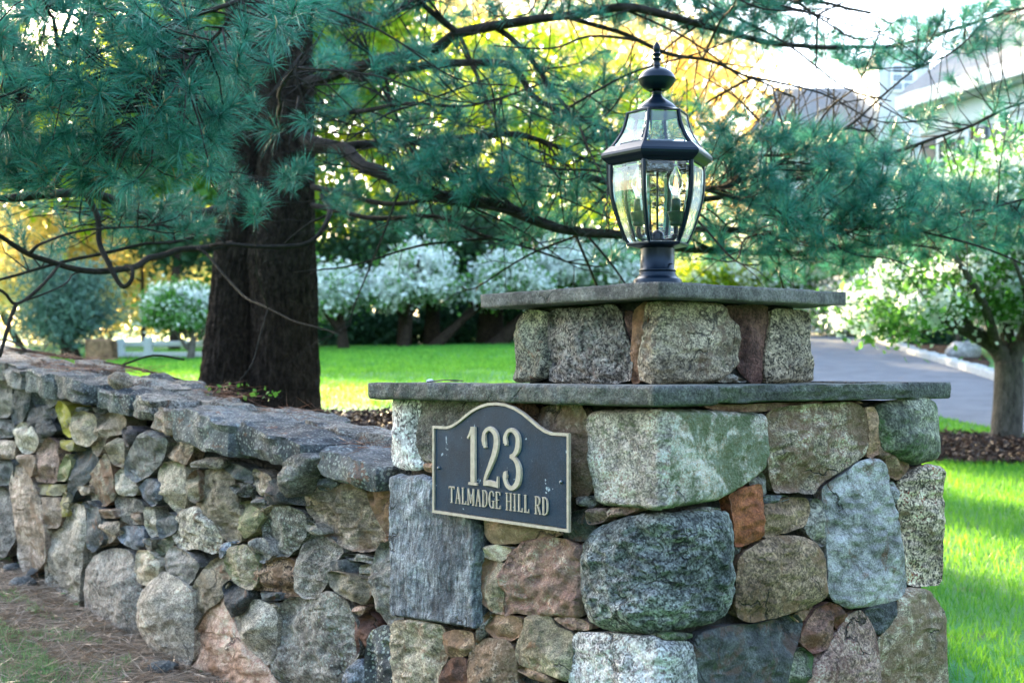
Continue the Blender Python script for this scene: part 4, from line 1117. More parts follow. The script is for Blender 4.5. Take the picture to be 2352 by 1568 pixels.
for ch in word:
    if ch != ' ':
        v, f = glyph(GL[ch], x, SH*.113, tw[ch]*unit, SH*.20, .003, .0068, .0052, 4 if ch in 'DGR' else 0)
        b0 = len(V); V += v; F += [tuple(i+b0 for i in q) for q in f]
    x += (tw[ch]+.24)*unit
fix_normals(mesh_obj('street_name', V, F, M_TAN, sign))
M_SCREW = simple('screw_steel', (.10, .12, .14), .35, .9)
for (u_, v_) in ((.033, .52), (.962, .50)):
    V, F = [], []; cx, cy = u_*SW, v_*SH
    rings = [(.0048, .003), (.0046, .006), (.003, .0078), (.0, .0083)]
    for r_, z in rings:
        for k in range(12): V.append(SP3(cx+r_*math.cos(k*math.pi/6), cy+r_*math.sin(k*math.pi/6), z))
    for j in range(3):
        for k in range(12): F.append((j*12+k, j*12+(k+1) % 12, (j+1)*12+(k+1) % 12, (j+1)*12+k))
    fix_normals(mesh_obj('screw', V, F, M_SCREW, sign, smooth=True))

# ------------------------------------------------------------------ post lantern
LC = Vector((CTR.x-.008, CTR.y, EYE+.2475))
PXM = 2097.0
def zz(y): return (1455-y)/PXM
lantern = thing('post_lantern', (LC.x, LC.y, Z_TOP+.001), 'black six-sided glass post lantern with a pointed finial standing on the pillar cap', 'lantern')
mm, nt, p_, o_ = new_mat('black_lantern_metal')
p_.inputs['Base Color'].default_value = (.003, .008, .016, 1); p_.inputs['Roughness'].default_value = .3
p_.inputs['Coat Weight'].default_value = .0; p_.inputs['Specular IOR Level'].default_value = .27; p_.inputs['Specular Tint'].default_value = (.75, .88, 1, 1); p_.inputs['Coat Roughness'].default_value = .25
tn = N(nt, 'ShaderNodeTexNoise'); tn.inputs['Scale'].default_value = 500
gg = N(nt, 'ShaderNodeNewGeometry'); L(nt, gg.outputs['Position'], tn.inputs['Vector'])
bb = N(nt, 'ShaderNodeBump'); bb.inputs['Strength'].default_value = .12; bb.inputs['Distance'].default_value = .001
L(nt, tn.outputs[0], bb.inputs['Height']); L(nt, bb.outputs[0], p_.inputs['Normal'])
M_BLACK = mm
mg, nt, p_, o_ = new_mat('lantern_glass')
nt.nodes.remove(p_)
gl = N(nt, 'ShaderNodeBsdfGlass'); gl.inputs['Roughness'].default_value = 0.0; gl.inputs['IOR'].default_value = 1.46
gl.inputs['Color'].default_value = (.97, 1, .99, 1)
geo = N(nt, 'ShaderNodeNewGeometry'); wv = N(nt, 'ShaderNodeTexNoise'); wv.inputs['Scale'].default_value = 22
L(nt, geo.outputs['Position'], wv.inputs['Vector'])
bb = N(nt, 'ShaderNodeBump'); bb.inputs['Strength'].default_value = .12; bb.inputs['Distance'].default_value = .004
L(nt, wv.outputs[0], bb.inputs['Height']); L(nt, bb.outputs[0], gl.inputs['Normal'])
L(nt, gl.outputs[0], o_.inputs[0])
M_GLASS = mg
def lathe(name, prof, mat, parent, c=None, seg=40, az=0.0, smooth=True, cap=True):
    c = c or LC; V, F = [], []
    for r, z in prof:
        for k in range(seg):
            a = az+2*math.pi*k/seg
            V.append(c+Vector((math.sin(a)*r, -math.cos(a)*r, z)))
    m = len(prof)
    for j in range(m-1):
        for k in range(seg): F.append((j*seg+k, j*seg+(k+1) % seg, (j+1)*seg+(k+1) % seg, (j+1)*seg+k))
    if cap: F.append(tuple(range(seg-1, -1, -1))); F.append(tuple(range((m-1)*seg, m*seg)))
    o = mesh_obj(name, V, F, mat, parent, smooth=smooth)
    return fix_normals(o)
def prof_px(pts): return [(r/PXM, zz(y)) for r, y in pts]
def densify(pr, m=4):
    return [tuple(p) for p in smooth_path([(a, b) for a, b in pr], m)]
AZ = R(-22)
lathe('base_flange', prof_px([(158, 1524), (160, 1512), (150, 1500), (146, 1475), (140, 1462), (138, 1449), (132, 1443), (120, 1438), (110, 1426), (105, 1412), (103, 1402)]), M_BLACK, lantern)
lathe('post_sleeve', prof_px([(103, 1403), (106, 1398), (106, 1393), (103, 1389), (98.5, 1387), (98, 1300), (98, 1272), (98, 1240)]), M_BLACK, lantern)
lathe('sleeve_screw', [(0.0001, .0), (.004, .0005), (.0045, .002), (.0045, .004)], M_SCREW, lantern, c=LC+Vector((.0335, -.0385, zz(1366))), seg=10)
# hexagonal bottom plate
lathe('bottom_plate', prof_px([(60, 1272), (110, 1268), (176, 1255), (182, 1248), (182, 1240), (170, 1236)]), M_BLACK, lantern, seg=6, az=AZ, smooth=False)
lathe('crown_ring', prof_px([(283, 794), (290, 786), (312, 772), (328, 756), (331, 742), (324, 728), (300, 708), (284, 694), (276, 688), (262, 686)]), M_BLACK, lantern, seg=6, az=AZ, smooth=False, cap=False)
lathe('roof_rim', prof_px([(176, 499), (184, 495), (184, 489), (170, 485), (120, 470)]), M_BLACK, lantern, seg=6, az=AZ, smooth=False)
lathe('dome', densify(prof_px([(150, 481), (120, 470), (112, 458), (92, 437), (62, 415), (40, 400), (29, 385), (26, 376)]), 3), M_BLACK, lantern)
lathe('neck', densify(prof_px([(24, 386), (29, 374), (29, 362), (25, 350), (27, 344)]), 3), M_BLACK, lantern)
lathe('saucer', prof_px([(20, 352), (45, 350), (52, 356), (60, 352), (82, 338), (98, 318), (104, 302), (107, 296), (110, 292), (107, 288), (98, 268), (82, 250), (58, 234), (32, 224), (18, 219)]), M_BLACK, lantern)
lathe('finial', densify(prof_px([(19, 222), (20, 210), (17, 195), (19, 182), (27, 175), (27, 172), (16, 166), (15, 158), (25, 148), (24, 143), (16, 136), (20, 122), (21, 108), (15, 90), (6, 78), (1, 71)]), 3), M_BLACK, lantern, seg=24)
# profile radius of the glass body at the corners, and roof
body_prof = [(790, 282), (840, 284), (900, 283), (960, 278), (1010, 268), (1060, 254), (1110, 238), (1160, 219), (1205, 199), (1243, 178)]
roof_prof = [(492, 180), (530, 188), (570, 199), (610, 217), (650, 243), (688, 273)]
def hexpt(r, y, k, t=0.0, dr=0.0):
    """point between corner k and k+1 (t 0..1) of the hexagon of corner radius r px"""
    a0 = AZ+k*math.pi/3; a1 = a0+math.pi/3; r = r/PXM+dr
    p = Vector((math.sin(a0)*r, -math.cos(a0)*r, 0)).lerp(Vector((math.sin(a1)*r, -math.cos(a1)*r, 0)), t)
    return LC+p+Vector((0, 0, zz(y)))
def tube(path, rads, V, F, seg=6, capends=True):
    n = len(path); b0 = len(V); up = Vector((0, 0, 1))
    for i, p in enumerate(path):
        t = (path[min(n-1, i+1)]-path[max(0, i-1)]).normalized()
        s1 = t.cross(up if abs(t.z) < .95 else Vector((1, 0, 0))).normalized(); s2 = t.cross(s1)
        for k in range(seg):
            a = 2*math.pi*k/seg; V.append(p+(s1*math.cos(a)+s2*math.sin(a))*rads[i])
    for i in range(n-1):
        for k in range(seg): F.append((b0+i*seg+k, b0+i*seg+(k+1) % seg, b0+(i+1)*seg+(k+1) % seg, b0+(i+1)*seg+k))
    if capends: F.append(tuple(b0+k for k in range(seg))); F.append(tuple(b0+(n-1)*seg+k for k in range(seg)))
def interp_prof(prof, n):
    ys_ = np.linspace(prof[0][0], prof[-1][0], n); rs_ = np.interp(ys_, [a for a, _ in prof], [b for _, b in prof]); return list(zip(ys_, rs_))
for nm, prof in (('frame_bar', body_prof), ('roof_bar', roof_prof)):
    sp = interp_prof(prof, 16)
    for k in range(6):
        # flat angled bar hugging each corner
        V, F = [], []
        for y, r in sp:
            wd = .050
            a = hexpt(r, y, k, 0, .0015); b = hexpt(r, y, k, wd, .0012); c_ = hexpt(r, y, k-1, 1-wd, .0012)
            ai = hexpt(r, y, k, 0, -.0075); bi = hexpt(r, y, k, wd, -.0075); ci = hexpt(r, y, k-1, 1-wd, -.0075)
            V += [c_, a, b, bi, ai, ci]
        for i in range(len(sp)-1):
            for j in range(6): F.append((i*6+j, i*6+(j+1) % 6, (i+1)*6+(j+1) % 6, (i+1)*6+j))
        F.append(tuple(range(6))); F.append(tuple((len(sp)-1)*6+j for j in range(6)))
        fix_normals(mesh_obj(nm, V, F, M_BLACK, lantern))
    # glass
    for k in range(6):
        ts = [.055, .13, .3, .5, .7, .87, .945]
        rows = interp_prof(prof, 18)
        if nm == 'frame_bar':
            rows = [(r[0], r[1]) for r in rows]
        m_, n_ = len(rows), len(ts); V, F = [], []
        for side in (0, 1):
            for i, (y, r) in enumerate(rows):
                for j, t in enumerate(ts):
                    rim = (j in (0, n_-1)) or (i in (0, m_-1))
                    th = (-.0032 if rim else .0) if side == 0 else -.0055
                    V.append(hexpt(r, y, k, t, th-.0008))
        K = m_*n_
        for i in range(m_-1):
            for j in range(n_-1):
                a = i*n_+j; F.append((a, a+1, a+n_+1, a+n_)); F.append((K+a, K+a+n_, K+a+n_+1, K+a+1))
        for i in range(m_-1):
            for j in (0, n_-1):
                a = i*n_+j; F.append((a, a+n_, K+a+n_, K+a))
        for j in range(n_-1):
            for i in (0, m_-1):
                a = i*n_+j; F.append((a, K+a, K+a+1, a+1))
        fix_normals(mesh_obj('glass_pane' if nm == 'frame_bar' else 'roof_pane', V, F, M_GLASS, lantern))
lathe('inner_rim', prof_px([(262, 800), (272, 792), (272, 784), (262, 784)]), M_BLACK, lantern, seg=6, az=AZ, smooth=False, cap=False)
# candle cluster
lathe('hub', prof_px([(40, 1240), (40, 1200), (36, 1180), (28, 1172), (20, 1165), (8, 1160)]), M_BLACK, lantern)
lathe('centre_rod', prof_px([(7, 1165), (7, 828)]), M_BLACK, lantern, seg=10)
lathe('top_spider', prof_px([(60, 832), (60, 826), (10, 822)]), M_BLACK, lantern, seg=16)
M_BULB, nt, p_, o_ = new_mat('clear_bulb_glass'); nt.nodes.remove(p_)
gl = N(nt, 'ShaderNodeBsdfGlass'); gl.inputs['IOR'].default_value = 1.16; gl.inputs['Roughness'].default_value = 0
L(nt, gl.outputs[0], o_.inputs[0])
M_FIL, nt, p_, o_ = new_mat('glowing_filament'); nt.nodes.remove(p_)
em = N(nt, 'ShaderNodeEmission'); em.inputs[0].default_value = (1, .30, .06, 1); em.inputs[1].default_value = 1.3; L(nt, em.outputs[0], o_.inputs[0])
M_BRASS = simple('bulb_collar_metal', (.5, .45, .35), .3, 1.0)
for az_ in (R(62), R(-72)):
    q = LC+Vector((math.sin(az_)*.054, -math.cos(az_)*.054, 0))
    V, F = [], []
    dirv = Vector((math.sin(az_), -math.cos(az_), 0))
    path = [LC+dirv*d_+Vector((0, 0, zz(y_))) for d_, y_ in ((.012, 1212), (.028, 1212), (.042, 1208), (.051, 1195), (.054, 1178), (.054, 1145))]
    tube([Vector(p) for p in smooth_path(path, 3)], [.0066]*(len(path)*3-2), V, F, 8)
    mesh_obj('candle_arm', V, F, M_BLACK, lantern, smooth=True)
    cup = lathe('candle_cup', prof_px([(14, 1146), (34, 1140), (36, 1128), (30, 1118), (40, 1112), (38, 1098), (46, 1076), (50, 1066), (48, 1062), (20, 1062)]), M_BLACK, lantern, c=q, seg=20)
    lathe('candle_sleeve', prof_px([(27, 1064), (27, 990), (14, 987)]), M_BLACK, lantern, c=q, seg=20)
    lathe('bulb_collar', prof_px([(16, 992), (18, 984), (18, 970), (12, 968)]), M_BRASS, lantern, c=q, seg=16)
    lathe('bulb', densify(prof_px([(14, 974), (24, 955), (36, 925), (41, 900), (38, 872), (28, 845), (16, 822), (8, 805), (2, 785)]), 3), M_BULB, lantern, c=q, seg=20)
    V, F = [], []
    for dx, dy in ((-.0035, 0), (.0035, .001), (0, -.003)):
        tube([q+Vector((dx*1.7, dy, zz(940))), q+Vector((dx, dy, zz(905))), q+Vector((dx*.4, dy, zz(868)))], [.0011]*3, V, F, 6)
    mesh_obj('filament', V, F, M_FIL, lantern)

# ------------------------------------------------------------------ small things on the ledge
M_BPL = simple('black_rubber_strip', (.01, .014, .02), .4)
V, F = [], []
p0, p1 = at(990*.765625+0, 868, 1), None
def ledge_pt(px, py):
    d = ray(px, py); t = (Z_LEDGE-EYE)/d.z; return Vector((0, 0, EYE))+d*t
a, b = at(1287*.765625, 1145*.765625, 3.62), at(1385*.765625, 1138*.765625, 3.95)
a.z = b.z = Z_LEDGE+.001
t = (b-a).normalized(); sd = Vector((-t.y, t.x, 0))*.006
nseg = 8; V = []
for i in range(nseg+1):
    q = a.lerp(b, i/nseg)+Vector((0, 0, .004*math.sin(i/nseg*3.1)))
    for w_, h_ in ((-1, 0), (1, 0), (1, .003), (-1, .003)): V.append(q+sd*w_+Vector((0, 0, h_)))
for i in range(nseg):
    for j in range(4): F.append((i*4+j, i*4+(j+1) % 4, i*4+4+(j+1) % 4, i*4+4+j))
F += [(0, 1, 2, 3), tuple(nseg*4+j for j in (3, 2, 1, 0))]
o = fix_normals(mesh_obj('rubber_strip', V, F, M_BPL)); tag(o, 'thin black strip lying on the left end of the lower ledge', 'strip', kind='thing')
def pebble(name, loc, s, mat, label, cat):
    bm = bmesh.new(); bmesh.ops.create_icosphere(bm, subdivisions=3, radius=1)
    for v in bm.verts:
        n_ = noise.fractal(v.co*1.7+Vector(loc)*9, 1, 2, 3); v.co = Vector((v.co.x*s[0], v.co.y*s[1], v.co.z*s[2]))*(1+.3*n_)
    me = bpy.data.meshes.new(name); bm.to_mesh(me); bm.free(); me.materials.append(mat)
    o = bpy.data.objects.new(name, me); scene.collection.objects.link(o); o.location = loc
    tag(o, label, cat, kind='thing'); return o
q = at(1289*.765625, 1137*.765625, 3.75); q.z = Z_LEDGE+.004
pebble('stone_chip', q, (.010, .008, .006), simple('white_chip', (.7, .72, .75), .6), 'tiny white chip beside the black strip on the ledge', 'stone chip')
q = at(1365*.765625, 1135*.765625, 3.9); q.z = Z_LEDGE+.003
pebble('dry_leaf', q, (.016, .007, .002), simple('dry_leaf_tan', (.4, .25, .12), .8), 'tiny curled tan leaf just behind the black strip', 'leaf')
# ------------------------------------------------------------------ foliage tools
rng = np.random.default_rng(11)
def unit(v): return v/(np.linalg.norm(v, axis=-1, keepdims=True)+1e-9)
def tri_leaves(name, centers, size, mat, parent, elong=1.7, droop=.3, jitter=.35, fold=True, dirs=None, width=None):
    """one small folded leaf (4 corners) per centre"""
    n = len(centers); C = np.asarray(centers)
    d = unit(rng.normal(size=(n, 3))+np.array([0, 0, -droop])) if dirs is None else dirs
    s = unit(np.cross(d, rng.normal(size=(n, 3))))
    nn = np.cross(d, s)
    L_ = size*(1+jitter*rng.normal(size=(n, 1))).clip(.4, 1.8)
    w = L_/elong if width is None else width*np.ones((n, 1))
    a = C; b = C+d*L_*.5+s*w*.5+nn*w*.12; c = C+d*L_; e = C+d*L_*.5-s*w*.5+nn*w*.12
    V = np.stack([a, b, c, e], 1).reshape(-1, 3)
    idx = np.arange(n*4).reshape(n, 4)
    return np_mesh(name, V, idx, np.full(n, 4), mat, parent)
def clumps(ells, n_clump, per, spread, shell=.55):
    """leaf positions gathered in clumps inside ellipsoids (cx,cy,cz,rx,ry,rz)"""
    out = []
    vol = np.array([e[3]*e[4]*e[5] for e in ells])**.75; vol = vol/vol.sum()
    for e, f in zip(ells, vol):
        k = max(2, int(n_clump*f))
        u = unit(rng.normal(size=(k, 3))); r = shell+(1-shell)*rng.random((k, 1))**.7; r[rng.random((k, 1)) < .15] *= .6
        c = u*r*np.array(e[3:6])+np.array(e[:3])
        sp = spread*(.6+.8*rng.random((k, 1, 1)))
        p = c[:, None, :]+rng.normal(size=(k, per, 3))*sp*np.array([1, 1, .7])
        out.append(p.reshape(-1, 3))
    return np.concatenate(out)
def add_limbs(name, paths, mat, parent, seg=7):
    V, F = [], []
    for pts, rads in paths: tube([Vector(p) for p in pts], rads, V, F, seg)
    return fix_normals(mesh_obj(name, V, F, mat, parent, smooth=True))
M_BARK = noisy('pine_bark', (.015, .010, .007), (.060, .042, .029), 10, .95, 1.0, 24, .05, stretch=(3.5, 3.5, 1.7))
M_BARKG = noisy('grey_bark', (.07, .06, .05), (.16, .14, .12), 14, .95, .8, 30, .02, stretch=(2.5, 2.5, .8))
M_TWIG = noisy('twig_bark', (.012, .010, .008), (.036, .029, .023), 22, .9, .3, 90, .004)

# ------------------------------------------------------------------ the big white pine
PX, PY = at(600, 900, 8.3).x, 8.3
pine = thing('pine_tree', (PX, PY, ground(PX, PY)-.1), 'huge white pine with a twin trunk and drooping blue-green needles, just behind the wall', 'pine tree')
def trunk_mesh():
    V, F = [], []; SEG = 150
    # two fused stems given by picture-edge columns at heights: (py, left x, right x)
    st = [[(1010, 415, 625), (930, 440, 615), (860, 462, 608), (760, 474, 602), (650, 486, 600), (560, 495, 606), (450, 502, 610), (330, 510, 612), (200, 516, 610), (60, 520, 606), (-120, 522, 600), (-500, 520, 585), (-1100, 515, 565)],
          [(1010, 560, 748), (930, 566, 738), (860, 570, 735), (760, 575, 730), (690, 572, 731), (640, 568, 729), (590, 566, 724), (500, 578, 722), (400, 588, 722), (300, 594, 721), (200, 596, 719), (60, 602, 718), (-120, 612, 718), (-500, 625, 712), (-1100, 650, 710)]]
    for s_i, rows in enumerate(st):
        yy = np.linspace(rows[0][0], rows[-1][0], 260)
        lx = np.interp(-yy, [-r[0] for r in rows], [r[1] for r in rows]); rx = np.interp(-yy, [-r[0] for r in rows], [r[2] for r in rows])
        b0 = len(V)
        for y, a, b in zip(yy, lx, rx):
            c = at((a+b)/2, y, PY+(.05 if s_i else .12)); r = (b-a)/2/FPX*PY
            for k in range(SEG):
                an = 2*math.pi*k/SEG
                q = Vector((math.cos(an)*17, math.sin(an)*17, c.z*4.6+s_i*9))
                g = min(.42, abs(noise.noise(q*.9))*1.3)+.3*noise.noise(q*2.3+Vector((0, 0, c.z*6)))
                rr = r*(1+.05*noise.noise(Vector((math.cos(an)*1.5, math.sin(an)*1.5, c.z*.7+s_i*5))))+.036*(g-.3)
                V.append(Vector((c.x+math.cos(an)*rr, c.y+math.sin(an)*rr*.95, c.z)))
        m = len(yy)
        for j in range(m-1):
            for k in range(SEG): F.append((b0+j*SEG+k, b0+j*SEG+(k+1) % SEG, b0+(j+1)*SEG+(k+1) % SEG, b0+(j+1)*SEG+k))
    return fix_normals(mesh_obj('trunk', V, F, M_BARK, pine, smooth=True))
trunk_mesh()
TR = lambda z: None
# main limbs: list of (px, py, depth) and start/end radius
LIMBS = [
 # right side
 ([(700,190,8.2),(790,165,8.0),(877,137,7.8),(997,113,7.6),(1051,79,7.5),(1168,55,7.3),(1270,38,7.2),(1455,20,7.0),(1600,55,7.3),(1750,92,7.6),(1900,105,8),(2075,100,8.3),(2300,35,8.6),(2420,0,8.8)], .042, .007),
 ([(1051,79,7.5),(1010,50,7.4),(975,20,7.3),(930,-40,7.2)], .022, .012),
 ([(700,345,8.2),(757,338,8.0),(911,325,7.8),(1031,318,7.6),(1168,311,7.4),(1236,321,7.3),(1330,360,7.2),(1420,400,7.2)], .034, .006),
 ([(700,320,8.2),(723,328,8),(785,345,7.8),(843,386,7.5),(945,424,7.3),(1014,451,7.2),(1133,468,7.1),(1236,502,7.0),(1321,530,7.0),(1455,545,7.0),(1600,575,7.1),(1800,580,7.3),(1950,565,7.5),(2100,545,7.8),(2400,490,8.2)], .05, .008),
 ([(770,150,8.0),(830,180,7.8),(960,150,7.6),(1100,145,7.4),(1178,154,7.3),(1219,212,7.3),(1270,246,7.2),(1311,270,7.2),(1390,300,7.1),(1500,350,7.1)], .03, .008),
 ([(1130,60,7.4),(1202,113,7.3),(1270,205,7.2),(1321,273,7.1),(1345,330,7.1)], .018, .006),
 ([(1300,36,7.2),(1440,80,7.2),(1531,122,7.2),(1577,136,7.2),(1636,147,7.2),(1706,174,7.2),(1758,192,7.2),(1828,223,7.3)], .014, .005),
 ([(1321,400,7.0),(1500,440,6.9),(1618,436,6.9),(1688,426,7.0),(1782,380,7.1),(1880,325,7.2),(1967,272,7.3),(2040,215,7.4),(2110,160,7.5)], .018, .005),
 ([(1500,470,7.0),(1700,450,7.2),(1880,400,7.4),(2009,366,7.5),(2103,335,7.6),(2212,297,7.7),(2299,258,7.8),(2400,220,7.9)], .016, .006),
 ([(1455,545,7.0),(1618,523,6.9),(1776,534,6.9),(1880,523,7.0),(2072,520,7.1),(2124,499,7.2),(2264,481,7.3),(2400,450,7.4)], .018, .006),
 ([(720,430,8.1),(800,450,7.8),(900,470,7.5),(1010,460,7.3),(1080,430,7.2),(1180,370,7.2)], .02, .005),
 ([(720,470,8.1),(850,500,7.7),(1000,500,7.5),(1130,545,7.3),(1300,600,7.2)], .018, .005),
 ([(930,330,7.7),(905,250,7.6),(870,190,7.6),(850,130,7.6)], .012, .005),
 ([(1051,79,7.5),(1090,160,7.4),(1130,260,7.3),(1200,330,7.2)], .012, .005),
 ([(877,137,7.8),(900,240,7.7),(930,300,7.6),(980,380,7.5)], .012, .005),
 ([(710,20,8.2),(850,40,8),(1000,-10,7.8),(1200,-40,7.5),(1450,-60,7.3),(1750,-20,7.8),(2000,30,8.2)], .04, .01),
 ([(1600,55,7.3),(1680,20,7.4),(1800,0,7.6),(1900,40,7.8)], .012, .005),
 ([(710,260,8.1),(820,255,7.7),(940,240,7.4),(1090,240,7.2),(1250,190,7)], .016, .005),
 # left side
 ([(520,475,8.1),(400,500,7.4),(290,485,6.8),(256,461,6.5),(188,438,6.2),(103,448,5.9),(0,455,5.7),(-120,450,5.5)], .034, .014),
 ([(530,560,8.1),(440,575,7.4),(358,592,6.8),(304,613,6.4),(233,624,6.1),(143,606,5.8),(64,585,5.6),(0,545,5.5),(-80,500,5.4)], .02, .009),
 ([(188,438,6.2),(222,495,6.2),(226,560,6.15),(251,610,6.1),(283,660,6.05),(304,649,6.05),(306,620,6.1),(290,613,6.15)], .016, .008),
 ([(64,585,5.6),(89,560,5.6),(143,540,5.8),(250,520,6.1),(360,515,6.5)], .008, .004),
 ([(103,448,5.9),(154,393,5.4),(222,355,5.1),(267,325,5.0),(328,256,4.9),(369,205,4.85),(440,130,4.8),(513,68,4.8),(560,-10,4.8)], .016, .005),
 ([(103,448,5.9),(109,431,5.5),(58,420,5.2),(0,380,5.1),(-80,340,5.0)], .012, .006),
 ([(176,-45,5.2),(176,-5,5.2),(147,79,5.1),(130,140,5.1),(95,180,5.0),(40,230,4.9)], .009, .004),
 ([(277,72,5.4),(342,65,5.6),(410,68,5.9),(520,80,7.0),(600,90,8)], .008, .02),
 ([(530,120,8.1),(430,60,7),(330,-30,6),(176,-60,5.2),(0,-120,4.8)], .035, .012),
 ([(530,260,8.1),(430,250,7.3),(330,256,6.4),(200,230,5.8),(80,180,5.4),(-60,150,5)], .026, .008),
 ([(560,200,8.0),(520,140,7.2),(560,60,6.6),(640,0,6),(700,-60,5.6)], .02, .008),
 ([(483,567,7.4),(537,563,7.3),(680,563,7.3),(738,531,7.4),(755,495,7.6),(745,450,8)], .011, .016),
 ([(455,575,7.2),(483,595,7.1),(555,674,6.7),(616,713,6.4),(702,742,6.1),(780,774,5.9)], .008, .003),
 ([(616,717,6.4),(591,789,6.3),(569,842,6.2),(533,896,6.1)], .004, .002),
 ([(-60,640,5.2),(0,667,5.3),(32,696,5.35),(89,660,5.5),(143,606,5.8)], .007, .007),
 ([(32,696,5.35),(18,746,5.3),(0,817,5.2)], .009, .008),
 ([(32,696,5.35),(143,660,5.6),(179,624,5.9),(233,624,6.1)], .004, .004),
 ([(0,640,6.2),(120,610,6.2),(250,575,6.4),(380,560,6.8),(480,540,7.4)], .007, .009),
 ([(560,380,8.0),(480,330,7),(420,300,6.3),(300,300,5.7),(150,320,5.3),(20,300,5.1)], .02, .005),
 ([(650,300,7.9),(640,240,7.2),(660,180,6.6),(700,120,6.2)], .015, .006),
 ([(600,420,7.9),(560,400,7.2),(540,420,6.9),(500,440,6.8)], .01, .005),
]
def cr(pts, m=6):
    P = [Vector(p) for p in pts]; P = [P[0]*2-P[1]]+P+[P[-1]*2-P[-2]]; out = []
    for i in range(1, len(P)-2):
        for k in range(m):
            t = k/m; a, b, c, d = P[i-1:i+3]
            out.append(.5*((2*b)+(c-a)*t+(2*a-5*b+4*c-d)*t*t+(3*b-a-3*c+d)*t**3))
    out.append(P[-2]); return out
limb_pts = []; paths = []
wr = random.Random(3)
for pts, r0, r1 in LIMBS:
    W = cr([at(*p) for p in pts], 5)
    n = len(W)
    for i, p in enumerate(W):
        p += Vector((noise.noise(p*3), noise.noise(p*3+Vector((9, 0, 0))), noise.noise(p*3+Vector((0, 9, 0)))))*.022
    rads = [(r0+(r1-r0)*(i/(n-1)))*(1+.15*noise.noise(p*8)) for i, p in enumerate(W)]
    paths.append((W, rads)); limb_pts += [tuple(p) for p in W[max(0, n//6):]]
for W, rads in paths: add_limbs('limb', [(W, rads)], M_TWIG, pine, 8)
LP_ = np.array(limb_pts)
# needle tufts
def pts_in(region, n, d0, d1, r_=rng):
    reg = np.array(region, float); out = []
    while len(out) < n:
        q = np.stack([r_.uniform(reg[:, 0].min(), reg[:, 0].max(), n), r_.uniform(reg[:, 1].min(), reg[:, 1].max(), n)], -1)
        ins, _ = poly_dist(q, reg); out += list(q[ins])
    q = np.array(out[:n]); return atn(q[:, 0], q[:, 1], r_.uniform(d0, d1, n))
REG = [  # region polygon, count, depth range, needles
 ([(-60,-40),(740,-40),(720,60),(600,150),(480,330),(-60,330)], 250, 4.3, 5.6, 90),
 ([(-60,300),(530,300),(480,400),(330,430),(-60,430)], 85, 4.4, 5.6, 90),
 ([(420,150),(740,120),(740,330),(650,480),(560,500),(430,330)], 28, 5.4, 7.0, 90),
 ([(490,380),(600,380),(600,480),(500,480)], 10, 6.3, 7.0, 100),
 ([(250,430),(500,430),(500,560),(280,540)], 34, 6.2, 7.6, 80),
 ([(-40,430),(120,440),(300,520),(350,620),(200,600),(-40,560)], 22, 6, 7.4, 50),
 ([(730,90),(1060,90),(1400,120),(1420,240),(1200,300),(730,320)], 150, 6.6, 8.6, 80),
 ([(860,310),(1170,310),(1240,400),(1200,450),(930,440)], 70, 6.6, 7.6, 100),
 ([(720,320),(900,330),(1400,420),(1400,560),(900,540),(730,480)], 60, 6.8, 8.4, 80),
 ([(1180,320),(1420,220),(1420,560),(1200,520)], 55, 6.6, 8, 80),
 ([(1400,150),(1620,230),(1620,590),(1400,590)], 90, 6.7, 8.4, 85),
 ([(1600,250),(1760,230),(1980,310),(2180,400),(2330,480),(2300,560),(2150,590),(1850,630),(1620,590)], 390, 6.5, 9.2, 95),
 ([(1640,290),(1900,300),(2150,420),(2150,560),(1700,580)], 120, 6.3, 7.4, 105),
 ([(1950,300),(2360,200),(2360,380),(2100,380)], 16, 7, 8.6, 80),
 ([(1380,-40),(1870,-40),(1880,90),(1760,120),(1560,60),(1400,60)], 165, 7, 9.2, 80),
 ([(1850,70),(2200,20),(2360,-20),(2360,90),(2180,130),(1980,165),(1860,130)], 120, 7.4, 9.4, 75),
 ([(700,-60),(1500,-60),(1500,30),(700,60)], 120, 6.8, 8.8, 80),
 ([(2120,400),(2360,390),(2360,560),(2150,560)], 55, 7.2, 8.8, 75),
 ([(1980,190),(2360,170),(2360,300),(2050,330)], 16, 7.4, 8.8, 70),
 ([(1100,480),(1450,560),(1450,620),(1150,540)], 10, 6.8, 7.8, 60),
]
tips = []; cnts = []
for reg, n, d0, d1, nd in REG:
    p = pts_in(reg, n, d0, d1); tips.append(p); cnts += [nd]*n
